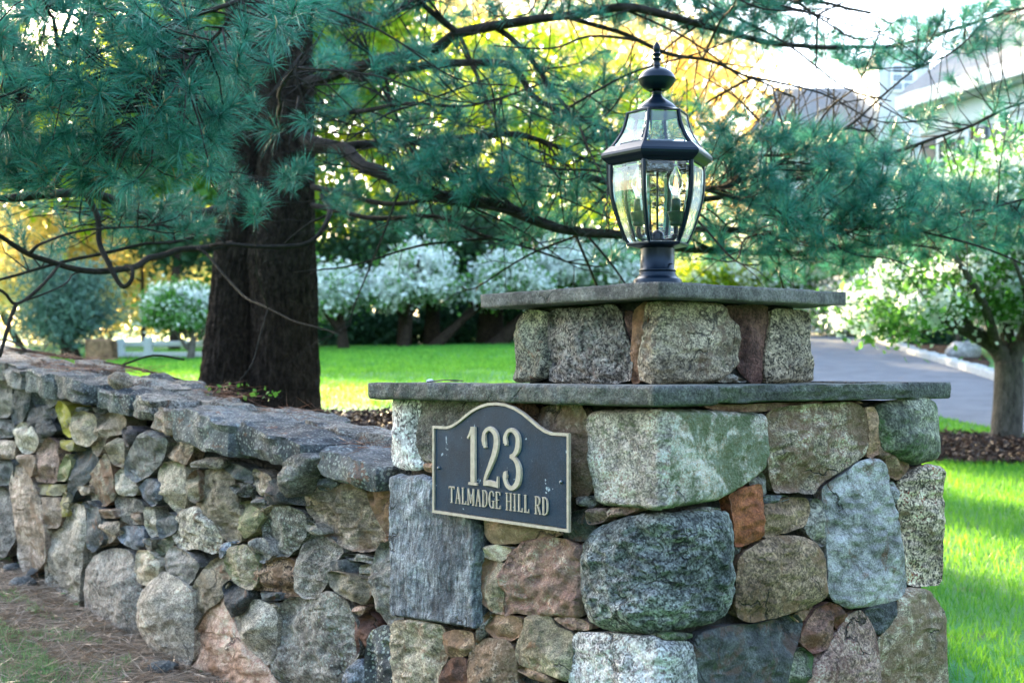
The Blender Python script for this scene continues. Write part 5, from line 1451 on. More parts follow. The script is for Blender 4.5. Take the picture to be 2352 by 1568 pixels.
# the crown above and beside the picture
def box_pts(n, a, b): return rng.uniform(a, b, (n, 3))
up = box_pts(900, (-4.6, 4.6, EYE+2.4), (3.6, 10.5, EYE+7.5)); tips.append(up); cnts += [26]*900
lf = box_pts(260, (-4.4, 4.5, EYE+.9), (-2.4, 8.5, EYE+2.6)); tips.append(lf); cnts += [50]*260
tips = np.concatenate(tips); cnts = np.array(cnts)
ntip = len(tips)
twig_paths = []; tdir = np.zeros((ntip, 3))
extra = []
for i in range(ntip):
    p = tips[i]
    d = np.linalg.norm(LP_-p, axis=1); j = int(np.argmin(d+rng.random(len(d))*.12))
    a = LP_[j]; dist = d[j]
    v = p-a
    t = v/(dist+1e-6)*.7+np.array([0, -.35, .6])+rng.normal(size=3)*.35
    t = t/np.linalg.norm(t); tdir[i] = t
    if dist < 1.3:
        sag = np.array([0, 0, -.10*dist])
        mid = (a+p)/2+sag+rng.normal(size=3)*.03*dist
        p0 = p-t*.05
        if dist > .55 and p[2] > EYE+2.0: continue
        if dist > .55:
            a = p-(v/dist*.5+t*.0)*rng.uniform(.7, 1.1)+rng.normal(size=3)*.05; mid = (a+p)/2+rng.normal(size=3)*.02
        twig_paths.append(([Vector(a), Vector(a*.6+mid*.4), Vector(mid), Vector((mid+p0)/2+np.array([0, 0, -.01])), Vector(p0), Vector(p)], [.0045, .004, .0034, .0028, .0024, .0018]))
# bare side branches inside the crown
bare = []
cand = [i for i, p in enumerate(limb_pts) if -4.5 < p[0] < 2.2 and p[2] > EYE]
for k in range(210):
    a = Vector(limb_pts[cand[wr.randrange(len(cand))]])
    if a.x < -1.2 and (k % 4 or a.z < EYE+.9): continue
    if a.x < .3 and a.z < EYE+.5: continue
    d = Vector((wr.uniform(-1, 1), wr.uniform(-.8, .5), wr.uniform(-.55, .4))).normalized(); ln = wr.uniform(.4, 1.3)
    e1 = a+d*ln*.4+Vector((0, 0, .03)); e2 = a+d*ln*.75+Vector((wr.uniform(-.08, .08), 0, -.02)); e3 = a+d*ln+Vector((wr.uniform(-.12, .12), 0, wr.uniform(-.02, .12)))
    r0 = wr.uniform(.004, .010); W = cr([a, e1, e2, e3], 4)
    bare.append((W, [r0*(1-.75*i/len(W)) for i in range(len(W))]))
    for _ in range(3):
        q = W[wr.randrange(3, len(W))]; dd = (d+Vector((wr.uniform(-1, 1), wr.uniform(-.6, .6), wr.uniform(-.8, .6)))).normalized()*wr.uniform(.15, .45)
        bare.append(([q, q+dd*.5+Vector((0, 0, .02)), q+dd], [.003, .0024, .0015]))
add_limbs('bare_branches', bare, M_TWIG, pine, 5)['kind'] = 'stuff'
add_limbs('twigs', twig_paths, M_TWIG, pine, 4)['kind'] = 'stuff'
def needles(name, tips, tdir, counts, Ln, w, mat, parent, cone=(.25, 1.35), along=.075, droop=.55):
    idx = np.repeat(np.arange(len(tips)), counts); n = len(idx)
    T = tips[idx]; D = tdir[idx]
    ph = rng.uniform(cone[0], cone[1], n)**1.0
    az = rng.uniform(0, 2*np.pi, n)
    ax = unit(np.cross(D, np.array([.31, .17, .93]))); ay = np.cross(D, ax)
    d = D*np.cos(ph)[:, None]+(ax*np.cos(az)[:, None]+ay*np.sin(az)[:, None])*np.sin(ph)[:, None]
    ll = Ln*rng.uniform(.7, 1.12, n)[:, None]*rng.uniform(.6, 1.25, len(tips))[idx][:, None]
    b = T-D*(rng.random(n)[:, None]*along)
    dr = np.array([0, 0, -1.0])*droop*rng.uniform(.4, 1.2, n)[:, None]
    m1 = b+d*ll*.5+dr*ll*.10
    d2 = unit(d+dr*.75); tp = m1+d2*ll*.5
    side = unit(np.cross(d, rng.normal(size=(n, 3))))*w
    V = np.stack([b-side*.5, b+side*.5, m1+side*.5, m1-side*.5, tp], 1).reshape(-1, 3)
    base = (np.arange(n)*5)[:, None]
    loops = np.concatenate([base+np.array([0, 1, 2, 3]), base+np.array([3, 2, 4])], 1).ravel()
    sizes = np.tile([4, 3], n)
    return np_mesh(name, V, loops, sizes, mat, parent)
M_NEEDLE = leaf_mat('pine_needles', (.006, .062, .042), (.085, .36, .26), .30, rough=.34, patch=1.6)
M_CANDLE = simple('pale_new_shoot', (.36, .30, .16), .8)
needles('foliage', tips, tdir, cnts, .125, .0026, M_NEEDLE, pine)
dm = rng.random(ntip) < .3
needles('dead_needles', tips[dm], tdir[dm], rng.integers(3, 12, dm.sum()), .11, .0024, leaf_mat('dead_needles', (.16, .09, .04), (.38, .24, .12), .2), pine, droop=.9)
# pale upright new shoots
cp_ = []
for i in range(ntip-1160):
    if rng.random() < .42:
        p = Vector(tips[i]); h = rng.uniform(.02, .045)
        cp_.append(([p, p+Vector((rng.normal()*.003, 0, h*.5)), p+Vector((rng.normal()*.004, 0, h))], [.0035, .0038, .0015]))
o = add_limbs('new_shoots', cp_, M_CANDLE, pine, 5); o['kind'] = 'stuff'

# ------------------------------------------------------------------ trees behind
def G(px, Y): p = at(px, 800, Y); return Vector((p.x, Y, ground(p.x, Y)))
def ell(px, py, Y, rx, ry, rz): p = at(px, py, Y); return (p.x, p.y, p.z, rx/FPX*Y, ry, rz/FPX*Y)
def tree(name, label, cat, group, base, crowns, trunk_r, leaf, mat, ncl, per, spread, limbs=5, bark=None, blossom=None, top=None, shell=.5, elong=1.7, tname='trunk'):
    t = thing(name, tuple(base), label, cat, group)
    cz = [Vector(e[:3]) for e in crowns]
    top = top or max(cz, key=lambda v: v.z)
    paths = []
    if trunk_r:
        b = Vector(base)-Vector((0, 0, .1)); mid = b.lerp(Vector(top), .45)+Vector((rng.normal()*.05, 0, 0))
        W = cr([b, b.lerp(mid, .5), mid, Vector(top)], 5)
        paths.append((W, [trunk_r*(1.25 if i == 0 else 1-.75*i/len(W)) for i in range(len(W))]))
        for k in range(limbs):
            c = cz[k % len(cz)]; s0 = b.lerp(Vector(top), rng.uniform(.25, .6))
            tgt = c+Vector(rng.normal(size=3)*np.array(crowns[k % len(cz)][3:6])*.45)
            W = cr([s0, s0.lerp(tgt, .5)+Vector((0, 0, -.1*rng.random())), tgt], 5)
            paths.append((W, [trunk_r*.45*(1-.8*i/len(W)) for i in range(len(W))]))
        add_limbs(tname, paths, bark or M_BARKG, t, 9)
    P = clumps(crowns, ncl, per, spread, shell)
    tri_leaves('crown', P, leaf, mat, t, elong=elong)
    if blossom:
        bm_, n2, per2, sp2, sz = blossom
        P = clumps(crowns, n2, per2, sp2, .8)
        tri_leaves('blossom', P, sz, bm_, t, elong=1.1)
    return t
M_LIME = leaf_mat('backlit_lime_leaves', (.14, .29, .02), (.50, .53, .03), .64, tcol=(1.3, 1.25, .6), patch=.5)
M_GOLD = leaf_mat('young_golden_leaves', (.50, .47, .24), (.74, .70, .44), .6, tcol=(1.25, 1.1, .75), patch=.5)
M_ORANGE = leaf_mat('young_orange_leaves', (.66, .54, .22), (.82, .74, .42), .6, tcol=(1.3, 1.1, .6), patch=.5)
M_GREEN = leaf_mat('fresh_green_leaves', (.035, .11, .015), (.10, .24, .03), .45, patch=.7)
M_DKGREEN = leaf_mat('dark_green_leaves', (.018, .055, .028), (.05, .12, .055), .3, patch=.7)
M_SPRUCE = leaf_mat('blue_green_spruce', (.07, .14, .11), (.16, .28, .21), .3, patch=.8)
M_APPLE = leaf_mat('apple_leaves', (.05, .17, .03), (.17, .38, .07), .45, patch=1.5)
M_BLOSSOM = leaf_mat('white_blossom', (.62, .70, .66), (.82, .84, .80), .35, patch=2)
M_PBLOSS = leaf_mat('cream_blossom', (.62, .58, .50), (.80, .74, .66), .35, patch=2)

tree('maple_tree', 'tall sunlit lime-yellow tree behind the middle of the pine branches', 'tree', 'sunlit trees beyond the lawn', G(900, 30),
     [ell(830,420,30,230,2.5,170), ell(1060,380,31,220,2.5,200), ell(950,180,30,260,2.5,160), ell(780,120,30,150,2,150)], .05, .17, M_LIME, 760, 24, .30, bark=M_BARK)
tree('maple_tree', 'broad yellow-green tree with sky showing through, left of the lantern', 'tree', 'sunlit trees beyond the lawn', G(1290, 33),
     [ell(1280,430,33,230,2.5,170), ell(1400,300,33,200,2.5,170), ell(1200,200,34,230,2.5,150)], .05, .17, M_LIME, 620, 22, .32, bark=M_BARK)
tree('oak_tree', 'golden-orange young-leaved tree behind the lantern finial', 'tree', 'sunlit trees beyond the lawn', G(1560, 38),
     [ell(1640,190,38,150,2.5,130), ell(1480,160,38,200,3,170), ell(1560,420,38,180,2.5,150)], .08, .17, M_ORANGE, 560, 22, .38, bark=M_BARK)
tree('oak_tree', 'thin golden tree high above the lawn, left of the pine limb', 'tree', 'sunlit trees beyond the lawn', G(1100, 42),
     [ell(900,30,42,260,3,150), ell(1250,40,42,260,3,160)], .08, .19, M_GOLD, 560, 20, .42, bark=M_BARK)
tree('maple_tree', 'bright golden tree behind the lowest pine branches at far left', 'tree', 'sunlit trees beyond the lawn', G(150, 34),
     [ell(60,560,34,220,2.5,130), ell(300,560,34,190,2.5,130), ell(120,690,33,190,2,90), ell(350,690,33,130,2,70)], .09, .15, M_GOLD, 1100, 24, .34, bark=M_BARK)
tree('maple_tree', 'green tree high behind the needles at the upper left', 'tree', 'sunlit trees beyond the lawn', G(250, 38),
     [ell(80,250,38,260,3,200), ell(400,150,38,240,3,200), ell(380,420,38,160,3,130)], .08, .18, M_LIME, 700, 22, .40, bark=M_BARK)
tree('fir_tree', 'dusky green tree standing behind the white-blossomed trees', 'tree', None, G(1150, 29),
     [ell(1060,620,29,150,1.5,90), ell(1250,600,29,180,1.5,100), ell(850,600,29,150,1.5,80)], .25, .13, M_DKGREEN, 800, 26, .24, bark=M_BARK)
tree('spruce_tree', 'blue-green spruce beside the brown shed at far left', 'spruce tree', None, G(170, 22),
     [ell(150,760,22,60,.9,40), ell(210,720,22,55,.7,45), ell(150,680,22,70,.7,50), ell(100,720,22,50,.7,50), ell(190,640,22,60,.6,40), ell(100,620,22,50,.6,40)], .17, .11, M_SPRUCE, 300, 34, .17, bark=M_BARK, elong=4, shell=.35)
tree('oak_tree', 'dense green tree behind the twin pine trunk, added to shade the lawn', 'tree', 'sunlit trees beyond the lawn', G(600, 29),  # tree added here to cast shade over the far lawn
     [ell(600,480,29,170,2.2,170), ell(520,250,30,190,2.4,170), ell(700,180,30,190,2.4,170), ell(380,330,30,170,2.2,170), ell(800,-20,30,200,2.4,120), ell(500,20,30,200,2.4,120)], .1, .2, M_GREEN, 1000, 24, .34, bark=M_BARK)
tree('oak_tree', 'tallest thin-crowned tree far at upper left, added to dapple the right lawn', 'tree', 'sunlit trees beyond the lawn', Vector((-12, 32, ground(-12, 32))),  # added tree, leaf blobs spaced to throw dappled shade on the right lawn
     [(-18, 32, EYE+10.8, 2.2, 2, 1.6), (-5.5, 31, EYE+10.5, 2.2, 2, 1.4), (-2.5, 31, EYE+10.8, 2.0, 2, 1.5)]+[(-14.8+q_*.95+.3*math.sin(q_*2.7), 31, EYE+10.35-q_*.36+.16*math.sin(q_*4.1), .26+.10*math.sin(q_*1.9), .4, .07) for q_ in range(8)], .09, .24, M_GREEN, 60, 80, .14, limbs=3, bark=M_BARK, shell=.2)
tree('maple_tree', 'leafy green tree between the golden tree and the pine trunk, added to shade the lawn', 'tree', 'sunlit trees beyond the lawn', G(330, 31),  # extra tree put in to keep more sun off the lawn
     [ell(100,300,31,190,2.3,130), ell(330,260,31,190,2.3,150), ell(-120,330,31,170,2.3,130), ell(230,420,31,170,2.3,90)], .06, .2, M_LIME, 620, 26, .36, bark=M_BARK)
tree('fir_tree', 'dark green tree in front of the lime-yellow trees, behind the middle pine limbs', 'tree', None, G(1020, 27),
     [ell(1000,330,27,130,1.5,90), ell(1210,230,27,120,1.5,90), ell(1130,470,27,150,1.5,70), ell(850,200,27,110,1.5,80), ell(1380,420,27,110,1.5,80), ell(850,480,27,90,1.5,60)], .05, .13, M_GREEN, 150, 26, .2, bark=M_BARK)
# dark shrubs along the far side of the lawn
for i, (x, y, rx, rz, lb) in enumerate([(790,745,80,55,'dark evergreen bush just right of the pine trunk'), (1040,745,75,45,'green bush between two dark trunks beyond the lawn'), (1230,735,90,65,'green bush beyond the lawn behind the left end of the cap'), (900,760,50,40,'small dark bush under the white blossom'),
                                     (1400,720,110,80,'dark bush hidden behind the pillar cap'), (560,740,120,60,'dark bush behind the pine trunk')]):
    tree('evergreen_bush', lb, 'bush', 'bushes along the far edge of the lawn', G(x, 27), [ell(x, y, 27, rx, .8, rz)], 0, .09, M_DKGREEN, 260, 30, .16, shell=.35)
# white-blossomed trees
for i, (x, cr_, tx, lb) in enumerate([
   (785, [(768,662,52,36), (738,680,40,32)], 790, 'white-blossomed tree half hidden by the right edge of the pine trunk'),
   (950, [(925,650,62,34), (965,602,58,24), (890,678,40,20), (1000,655,36,22)], 925, 'widest white-blossomed tree in the middle of the lawn edge'),
   (1160, [(1170,628,60,32), (1130,668,30,20), (1225,655,36,26)], 985, 'white-blossomed tree just left of the pillar cap'),
   (1370, [(1330,600,110,50), (1440,620,80,50)], 1130, 'white-blossomed tree behind the pillar cap')]):
    tree('blossom_tree', lb, 'blossom tree', 'white-blossomed trees beyond the lawn', G(tx, 24+i*.3), [ell(a, b, 24+i*.3, c, 1.0, d) for a, b, c, d in cr_], .13 if i < 3 else .18, .07, M_APPLE, 300, 28, .17,
         bark=M_BARK, blossom=(M_BLOSSOM, 240, 46, .13, .07), shell=.45)
tree('blossom_tree', 'small round white-blossomed tree left of the pine trunk by the white fence', 'blossom tree', 'white-blossomed trees beyond the lawn', G(437, 21),
     [ell(420,695,21,78,.6,38), ell(385,720,21,48,.5,22), ell(460,720,21,45,.5,26)], .08, .07, M_APPLE, 280, 26, .12, blossom=(M_BLOSSOM, 150, 40, .09, .06), shell=.45)
for i, (x, y0, r_, lb) in enumerate([(990,690,.14,'dark trunk in the middle of the lawn edge'), (1125,690,.23,'thick brown trunk just left of the pillar cap'), (400,740,.10,'thin far trunk behind the small blossom tree'), (928,700,.13,'grey trunk under the widest blossom')]):
    b = G(x, 25.5); t = thing('tree_trunk', tuple(b), lb, 'tree trunk', None)
    add_limbs('trunk', [([b-Vector((0,0,.1)), b+Vector((.03,0,.7)), b+Vector((0,0,1.3)), b+Vector((.05,0,1.9))], [r_*1.25, r_, r_*.95, r_*.7])], M_BARK, t, 12)
    tri_leaves('crown', clumps([(b.x, b.y+.5, b.z+2.2, .9, .8, .6)], 60, 22, .25), .16, M_DKGREEN, t)
# far line of woods closing the view
fw = []
for k in range(64):
    a = R(-58+k*1.85); d = 62+10*math.sin(k*1.7); fw.append((math.sin(a)*d, math.cos(a)*d, ground(math.sin(a)*d, math.cos(a)*d)+2.6, 3.2, 2.5, 3.2+1.4*math.sin(k*2.3)))
o = tri_leaves('distant_woods', clumps(fw, 2400, 30, .8, .4), .42, leaf_mat('far_leaves', (.05, .12, .03), (.16, .22, .06), .5, patch=.15), None)
tag(o, None, None, None, 'stuff')
bw = []  # unseen leaf ring added behind and beside the camera to block low sky light
for k in range(46):
    a = R(72+k*4.7); d = 13+3*math.sin(k*2.1); x_, y_ = math.sin(a)*d, math.cos(a)*d
    bw.append((x_, y_, EYE+1.2+1.0*math.sin(k*1.3), 1.6, 1.6, 2.6)); bw.append((x_*1.1, y_*1.1, EYE+5.2+1.2*math.sin(k*2.3), 1.9, 1.9, 2.4))
o = tri_leaves('unseen_blocker_woods', clumps(bw, 1400, 26, .5, .3), .34, leaf_mat('dull_leaves', (.035, .045, .03), (.07, .085, .055), .3), None)
tag(o, None, None, None, 'stuff')
# tall unseen trees added outside the picture to shade the pillar
for i, (x, y, h, rr, lb) in enumerate([(-9.5, 17, 8.5, 3.0, 'tall unseen tree added for shade, beyond the left of the wall'), (-8.6, 16.5, 8.2, 2.6, 'tall unseen tree added for shade, left behind the pine'), (-14, 24, 9, 3.5, 'tall unseen tree added for shade, far out to the left')]):
    b = Vector((x, y, ground(x, y)))
    tree('added_shade_tree', lb, 'tree', 'unseen trees added for shade', b, [(x, y, b.z+h, rr, rr, 2.4), (x+.6, y, b.z+h-1.8, rr*.9, rr*.9, 1.6)], .2, .2, M_GREEN, 420, 22, .45, bark=M_BARK)

# ------------------------------------------------------------------ right-hand crabapple and shrubs
b = ground_hit(2312, 1015)
Yc = b.y
crab = thing('crabapple_tree', tuple(b), 'spreading crabapple with pale blossom and a forked grey trunk beside the driveway', 'crabapple tree')
def q3(px, py, dy=0): return at(px, py, Yc+dy)
pt = []
pt.append((cr([b-Vector((0,0,.1)), q3(2312,985), q3(2316,930), q3(2318,870), q3(2318,830)], 4), None))
pt[0] = (pt[0][0], [(.17 if i == 0 else .128-.0008*i) for i in range(len(pt[0][0]))])
for pp, r0, r1 in [([(2315,850,0),(2290,800,0),(2235,765,-.1),(2185,745,-.2),(2120,725,-.3),(2050,700,-.4)], .085, .02), ([(2318,840,0),(2350,780,0),(2400,720,.1),(2450,600,.2)], .08, .03), ([(2318,840,0),(2310,740,.2),(2280,640,.3),(2240,520,.3)], .07, .02),
                   ([(2235,765,-.1),(2200,700,-.2),(2170,640,-.3),(2120,560,-.4)], .035, .012), ([(2290,800,0),(2260,700,-.6),(2200,600,-1),(2150,520,-1)], .045, .012), ([(2185,745,-.2),(2130,760,-.5),(2080,760,-.6)], .02, .008), ([(2350,780,0),(2360,690,-.7),(2330,600,-1)], .04, .012)]:
    W = cr([q3(*p) for p in pp], 4); pt.append((W, [r0+(r1-r0)*i/(len(W)-1) for i in range(len(W))]))
add_limbs('trunk', pt, noisy('crabapple_bark', (.045, .04, .034), (.12, .105, .09), 14, .95, .9, 30, .02, stretch=(2.5, 2.5, .8)), crab, 12)
ec = [ell(2240,600,Yc,150,1.1,130), ell(2360,520,Yc+.2,170,1.2,170), ell(2120,660,Yc-.3,120,.9,80), ell(2020,700,Yc-.4,110,.8,50), ell(2300,700,Yc,110,.9,60), ell(2250,430,Yc+.3,140,1,70), ell(2080,740,Yc-.5,70,.5,40), ell(2450,650,Yc,120,1,120), ell(2330,430,Yc-.2,140,1,110), ell(2200,500,Yc-.3,120,1,90), ell(2330,380,Yc,120,.9,60)]
tri_leaves('crown', clumps(ec, 640, 34, .11, .25), .055, M_APPLE, crab, elong=1.8)
tri_leaves('blossom', clumps(ec, 420, 38, .08, .6), .042, M_BLOSSOM, crab, elong=1.1)
for i, (x, y, rx, rz, Y, m, bl, lb) in enumerate([
    (1960,705,90,60,31,M_APPLE,M_PBLOSS,'sunlit flowering shrub beyond the driveway right of the pillar'), (1830,650,110,60,33,M_APPLE,M_BLOSSOM,'flowering shrub above the driveway behind the pillar cap'), (1650,640,110,60,33,M_LIME,M_BLOSSOM,'flowering shrub directly behind the lantern base'),
    (2110,770,75,35,27,M_DKGREEN,None,'dark low shrub on the mulch bank across the driveway'), (1960,610,110,50,32,M_GREEN,M_PBLOSS,'high flowering shrub above the driveway bend'), (2200,640,120,90,23,M_DKGREEN,None,'dark shrub behind the crabapple'), (2380,660,90,90,21,M_GREEN,None,'green shrub at the right edge behind the crabapple')]):
    tree('flowering_shrub' if bl else 'shrub', lb, 'shrub', 'shrubs beyond the driveway', G(x, Y), [ell(x, y, Y, rx, .9, rz)], .06, .085, m, 340, 28, .24, limbs=6, blossom=(bl, 150, 26, .16, .10) if bl else None, shell=.35)
# ------------------------------------------------------------------ driveway, kerb, mulch
M_ASPH = noisy('asphalt', (.078, .088, .10), (.118, .13, .146), 2.5, .8, .5, 250, .004)
M_MULCH = noisy('brown_mulch', (.012, .0065, .004), (.045, .025, .016), 45, .95, 1.0, 90, .03)
M_KERB = noisy('granite_kerb', (.32, .32, .31), (.5, .5, .48), 20, .85, .5, 60, .01)
near = [(2800,1080),(2500,1030),(2352,1003),(2280,985),(2170,962),(2050,938),(1900,915),(1700,888),(1560,850),(1500,800),(1560,775)]
far = [(1700,766),(1820,758),(1905,756),(1945,764),(2010,783),(2100,815),(2190,842),(2280,870),(2352,893),(2500,930),(2800,990)]
hp = lambda L_: [ground_hit(*p) for p in L_]
farh = cr(hp(far), 4); nearh = cr(hp(near), 3)
drive = plan_sheet('driveway', [(p.x, p.y) for p in nearh+farh], M_ASPH, .6, .012); structure(drive)
# belgian block kerb: one strip per side of individual setts
V, F = [], []
kr = random.Random(2)
def kerb(line):
    acc = 0; L0 = line[0]
    for a, c in zip(line, line[1:]):
        seg = (c-a); seg.z = 0; ln = seg.length
        if ln < 1e-4: continue
        d = seg/ln; s = Vector((-d.y, d.x, 0)); x = 0
        while x < ln:
            w = min(.24, ln-x)
            if w < .05: break
            q = a+d*x; h = .11+kr.uniform(-.012, .012)
            b0 = len(V)
            for zz_, sc in ((-.05, 1), (h*.8, 1), (h, .86)):
                for u_, v_ in ((.01, -.07), (w-.01, -.07), (w-.01, .09), (.01, .09)):
                    uu = (u_-w/2)*sc+w/2; vv = v_*sc
                    p = q+d*uu+s*vv; V.append(Vector((p.x, p.y, ground(q.x, q.y)+zz_)))
            for j in (0, 4):
                for k in range(4): F.append((b0+j+k, b0+j+(k+1) % 4, b0+j+4+(k+1) % 4, b0+j+4+k))
            F.append((b0+8, b0+9, b0+10, b0+11))
            x += w
kerb(farh)
o = fix_normals(mesh_obj('kerb', V, F, M_KERB)); structure(o)
# mulch bank across the driveway, mulch rings
def hits(L_, lift=0): return [(p.x, p.y) for p in (ground_hit(*q) for q in L_)]
mb = plan_sheet('mulch_bank', hits([(2010,779),(2100,811),(2200,843),(2262,861),(2275,835),(2240,800),(2180,775),(2100,762),(2000,768)]), M_MULCH, .5, .02); structure(mb)
cx, cy = b.x, b.y
c2 = ground_hit(2312, 1035)
ring = [(c2.x+math.cos(a)*1.15+.12*math.sin(3*a), c2.y+math.sin(a)*.85+.08*math.cos(4*a)) for a in np.linspace(0, 2*math.pi, 28)[:-1]]
mr = plan_sheet('mulch_ring', ring, M_MULCH, .12, .03, dz=lambda x, y: .03*noise.noise(Vector((x*6, y*6, 0)))); structure(mr)
pr = [(PX+.2+math.cos(a)*2.3, PY-.15+math.sin(a)*1.15) for a in np.linspace(0, 2*math.pi, 30)[:-1]]
mp2 = plan_sheet('needle_bed', pr, M_MULCH, .15, .02, dz=lambda x, y: .02*noise.noise(Vector((x*6, y*6, 0)))); structure(mp2)

# ------------------------------------------------------------------ house
HW = noisy('white_clapboard', (.62, .65, .68), (.70, .72, .74), 3, .6, .0, 10, .001)
m, nt, p_, o_ = new_mat('clapboard'); 
gg = N(nt, 'ShaderNodeNewGeometry'); sx = N(nt, 'ShaderNodeSeparateXYZ'); L(nt, gg.outputs['Position'], sx.inputs[0])
fr = N(nt, 'ShaderNodeMath', operation='FRACT'); L(nt, mul(nt, sx.outputs[2], 7.5), fr.inputs[0])
bb = N(nt, 'ShaderNodeBump'); bb.inputs['Strength'].default_value = .8; bb.inputs['Distance'].default_value = .02
L(nt, fr.outputs[0], bb.inputs['Height']); L(nt, bb.outputs[0], p_.inputs['Normal'])
p_.inputs['Base Color'].default_value = (.42, .45, .49, 1); p_.inputs['Roughness'].default_value = .6
M_CLAP = m
M_TRIM = simple('white_trim', (.60, .62, .64), .5)
M_ROOF = noisy('grey_shingles', (.115, .13, .145), (.185, .20, .215), 9, .9, .6, 20, .03, stretch=(1, 1, 6))
M_SHUT = simple('grey_shutter', (.045, .06, .08), .6)
M_PANE = simple('window_glass', (.05, .07, .09), .08, 0, .8)
def boxw(name, o0, ex, ey, ez, mat, parent, x0, x1, y0, y1, z0, z1):
    V = [o0+ex*x+ey*y+ez*z for z in (z0, z1) for x, y in ((x0, y0), (x1, y0), (x1, y1), (x0, y1))]
    F = [(0,3,2,1),(4,5,6,7),(0,1,5,4),(1,2,6,5),(2,3,7,6),(3,0,4,7)]
    ob = mesh_obj(name, V, F, mat, parent)
    bv = ob.modifiers.new('b', 'BEVEL'); bv.width = .012; bv.segments = 1
    return fix_normals(ob)
UP = Vector((0, 0, 1))
ef, en = at(2075, 230, 27.5), at(2352, 164, 24.2)
hd = Vector((en.x-ef.x, en.y-ef.y, 0)).normalized()      # along the front, towards us (right)
hn = Vector((-hd.y, hd.x, 0)); 
if hn.dot(Vector((-1, -.2, 0))) < 0: hn = -hn
ho = Vector((ef.x, ef.y, 0)); EZ = (ef.z+en.z)/2; GZ = ground(ho.x, ho.y)
house = thing('white_house', (ho.x, ho.y, GZ), 'large white clapboard house with grey roof and shutters, rising behind the pine at right', 'house')
HLn = 9.0
Y_ = -hn
boxw('wall', ho, hd, Y_, UP, M_CLAP, house, 0, HLn, .45, 7.5, GZ-.3, EZ-.1)
boxw('eave_fascia', ho, hd, Y_, UP, M_TRIM, house, -.25, HLn, -.02, .12, EZ-.12, EZ+.2)
boxw('soffit', ho, hd, Y_, UP, M_TRIM, house, -.2, HLn, .12, .45, EZ-.16, EZ-.10)
boxw('frieze_board', ho, hd, Y_, UP, M_TRIM, house, 0, HLn, .40, .447, EZ-.65, EZ-.17)
def quad(name, pts, mat, parent, th=.12):
    n_ = (pts[1]-pts[0]).cross(pts[2]-pts[0]).normalized()*th
    V = list(pts)+[p-n_ for p in pts]; k = len(pts)
    F = [tuple(range(k)), tuple(range(2*k-1, k-1, -1))]+[(i, (i+1) % k, k+(i+1) % k, k+i) for i in range(k)]
    return fix_normals(mesh_obj(name, V, F, mat, parent))
P3 = lambda x, y, z: ho+hd*x+Y_*y+UP*z
quad('roof', [P3(-.25, -.02, EZ+.2), P3(HLn, -.02, EZ+.2), P3(HLn, 4.2, EZ+3.3), P3(-.25, 4.2, EZ+3.3)], M_ROOF, house)
quad('roof', [P3(-.25, 4.2, EZ+3.3), P3(HLn, 4.2, EZ+3.3), P3(HLn, 8.0, EZ+.2), P3(-.25, 8.0, EZ+.2)], M_ROOF, house)
quad('gable_wall', [P3(.02, .5, EZ-.1), P3(.02, 7.5, EZ-.1), P3(.02, 4.2, EZ+3.1)], M_CLAP, house)
# white dormer
boxw('dormer', ho, hd, Y_, UP, M_CLAP, house, 2.2, 5.6, 1.0, 3.9, EZ+.8, EZ+3.0)
quad('dormer_roof', [P3(2.0, .85, EZ+3.0), P3(5.8, .85, EZ+3.0), P3(5.8, 2.6, EZ+3.9), P3(2.0, 2.6, EZ+3.9)], M_ROOF, house)
# windows with shutters on the front, columns
def win(x0, x1, z0, z1, par, y=.44, shutters=True, nx_=3, nz_=4):
    f = boxw('window', ho, hd, Y_, UP, M_TRIM, par, x0, x1, y-.06, y-.002, z0, z1)
    for i in range(nx_):
        for j in range(nz_):
            w = (x1-x0-.16)/nx_; h = (z1-z0-.16)/nz_
            boxw('pane', ho, hd, Y_, UP, M_PANE, f, x0+.08+w*i+.02, x0+.08+w*(i+1)-.02, y-.068, y-.0615, z0+.08+h*j+.02, z0+.08+h*(j+1)-.02)
    if shutters:
        boxw('shutter', ho, hd, Y_, UP, M_SHUT, par, x0-.5, x0-.04, y-.05, y-.003, z0, z1)
        boxw('shutter', ho, hd, Y_, UP, M_SHUT, par, x1+.04, x1+.5, y-.05, y-.003, z0, z1)
for x0 in (.55, 2.75, 5.1): 
    win(x0, x0+1.0, EZ-2.6, EZ-.8, house)
    win(x0, x0+1.0, EZ-5.4, EZ-3.6, house)
win(3.4, 4.4, EZ+1.2, EZ+2.6, house, y=.99, shutters=False)
# rear wing seen further left
w0 = at(1850, 300, 36); wz = at(1784, 157, 36).z; wg = ground(w0.x, 36)
wing = thing('far_house', (w0.x, 36, wg), 'pale far house with grey gabled roof left of the white house', 'house')
wx0, wx1 = at(1740, 300, 36).x, at(2000, 300, 36).x; ze = at(1740, 300, 36).z
O0 = Vector((0, 0, 0)); EXv, EYv = Vector((1, 0, 0)), Vector((0, 1, 0))
boxw('wall', O0, EXv, EYv, UP, M_CLAP, wing, wx0, wx1+1.5, 36, 41, wg-.3, ze)
quad('roof', [Vector((wx0-.2, 35.7, ze)), Vector((wx1+1.7, 35.7, ze)), Vector((wx1+1.5, 38.5, wz)), Vector((at(1784,157,38.5).x, 38.5, wz))], M_ROOF, wing)
quad('roof', [Vector((at(1784,157,38.5).x, 38.5, wz)), Vector((wx1+1.5, 38.5, wz)), Vector((wx1+1.7, 41.3, ze)), Vector((wx0-.2, 41.3, ze))], M_ROOF, wing)
dx0, dx1 = at(2020, 200, 36).x, at(2110, 200, 36).x; dz0_, dz1_ = at(2060, 240, 36).z, at(2060, 125, 36).z
boxw('stair_tower', O0, EXv, EYv, UP, M_CLAP, wing, dx0-.2, dx1+.1, 35.4, 38, wg, dz1_)
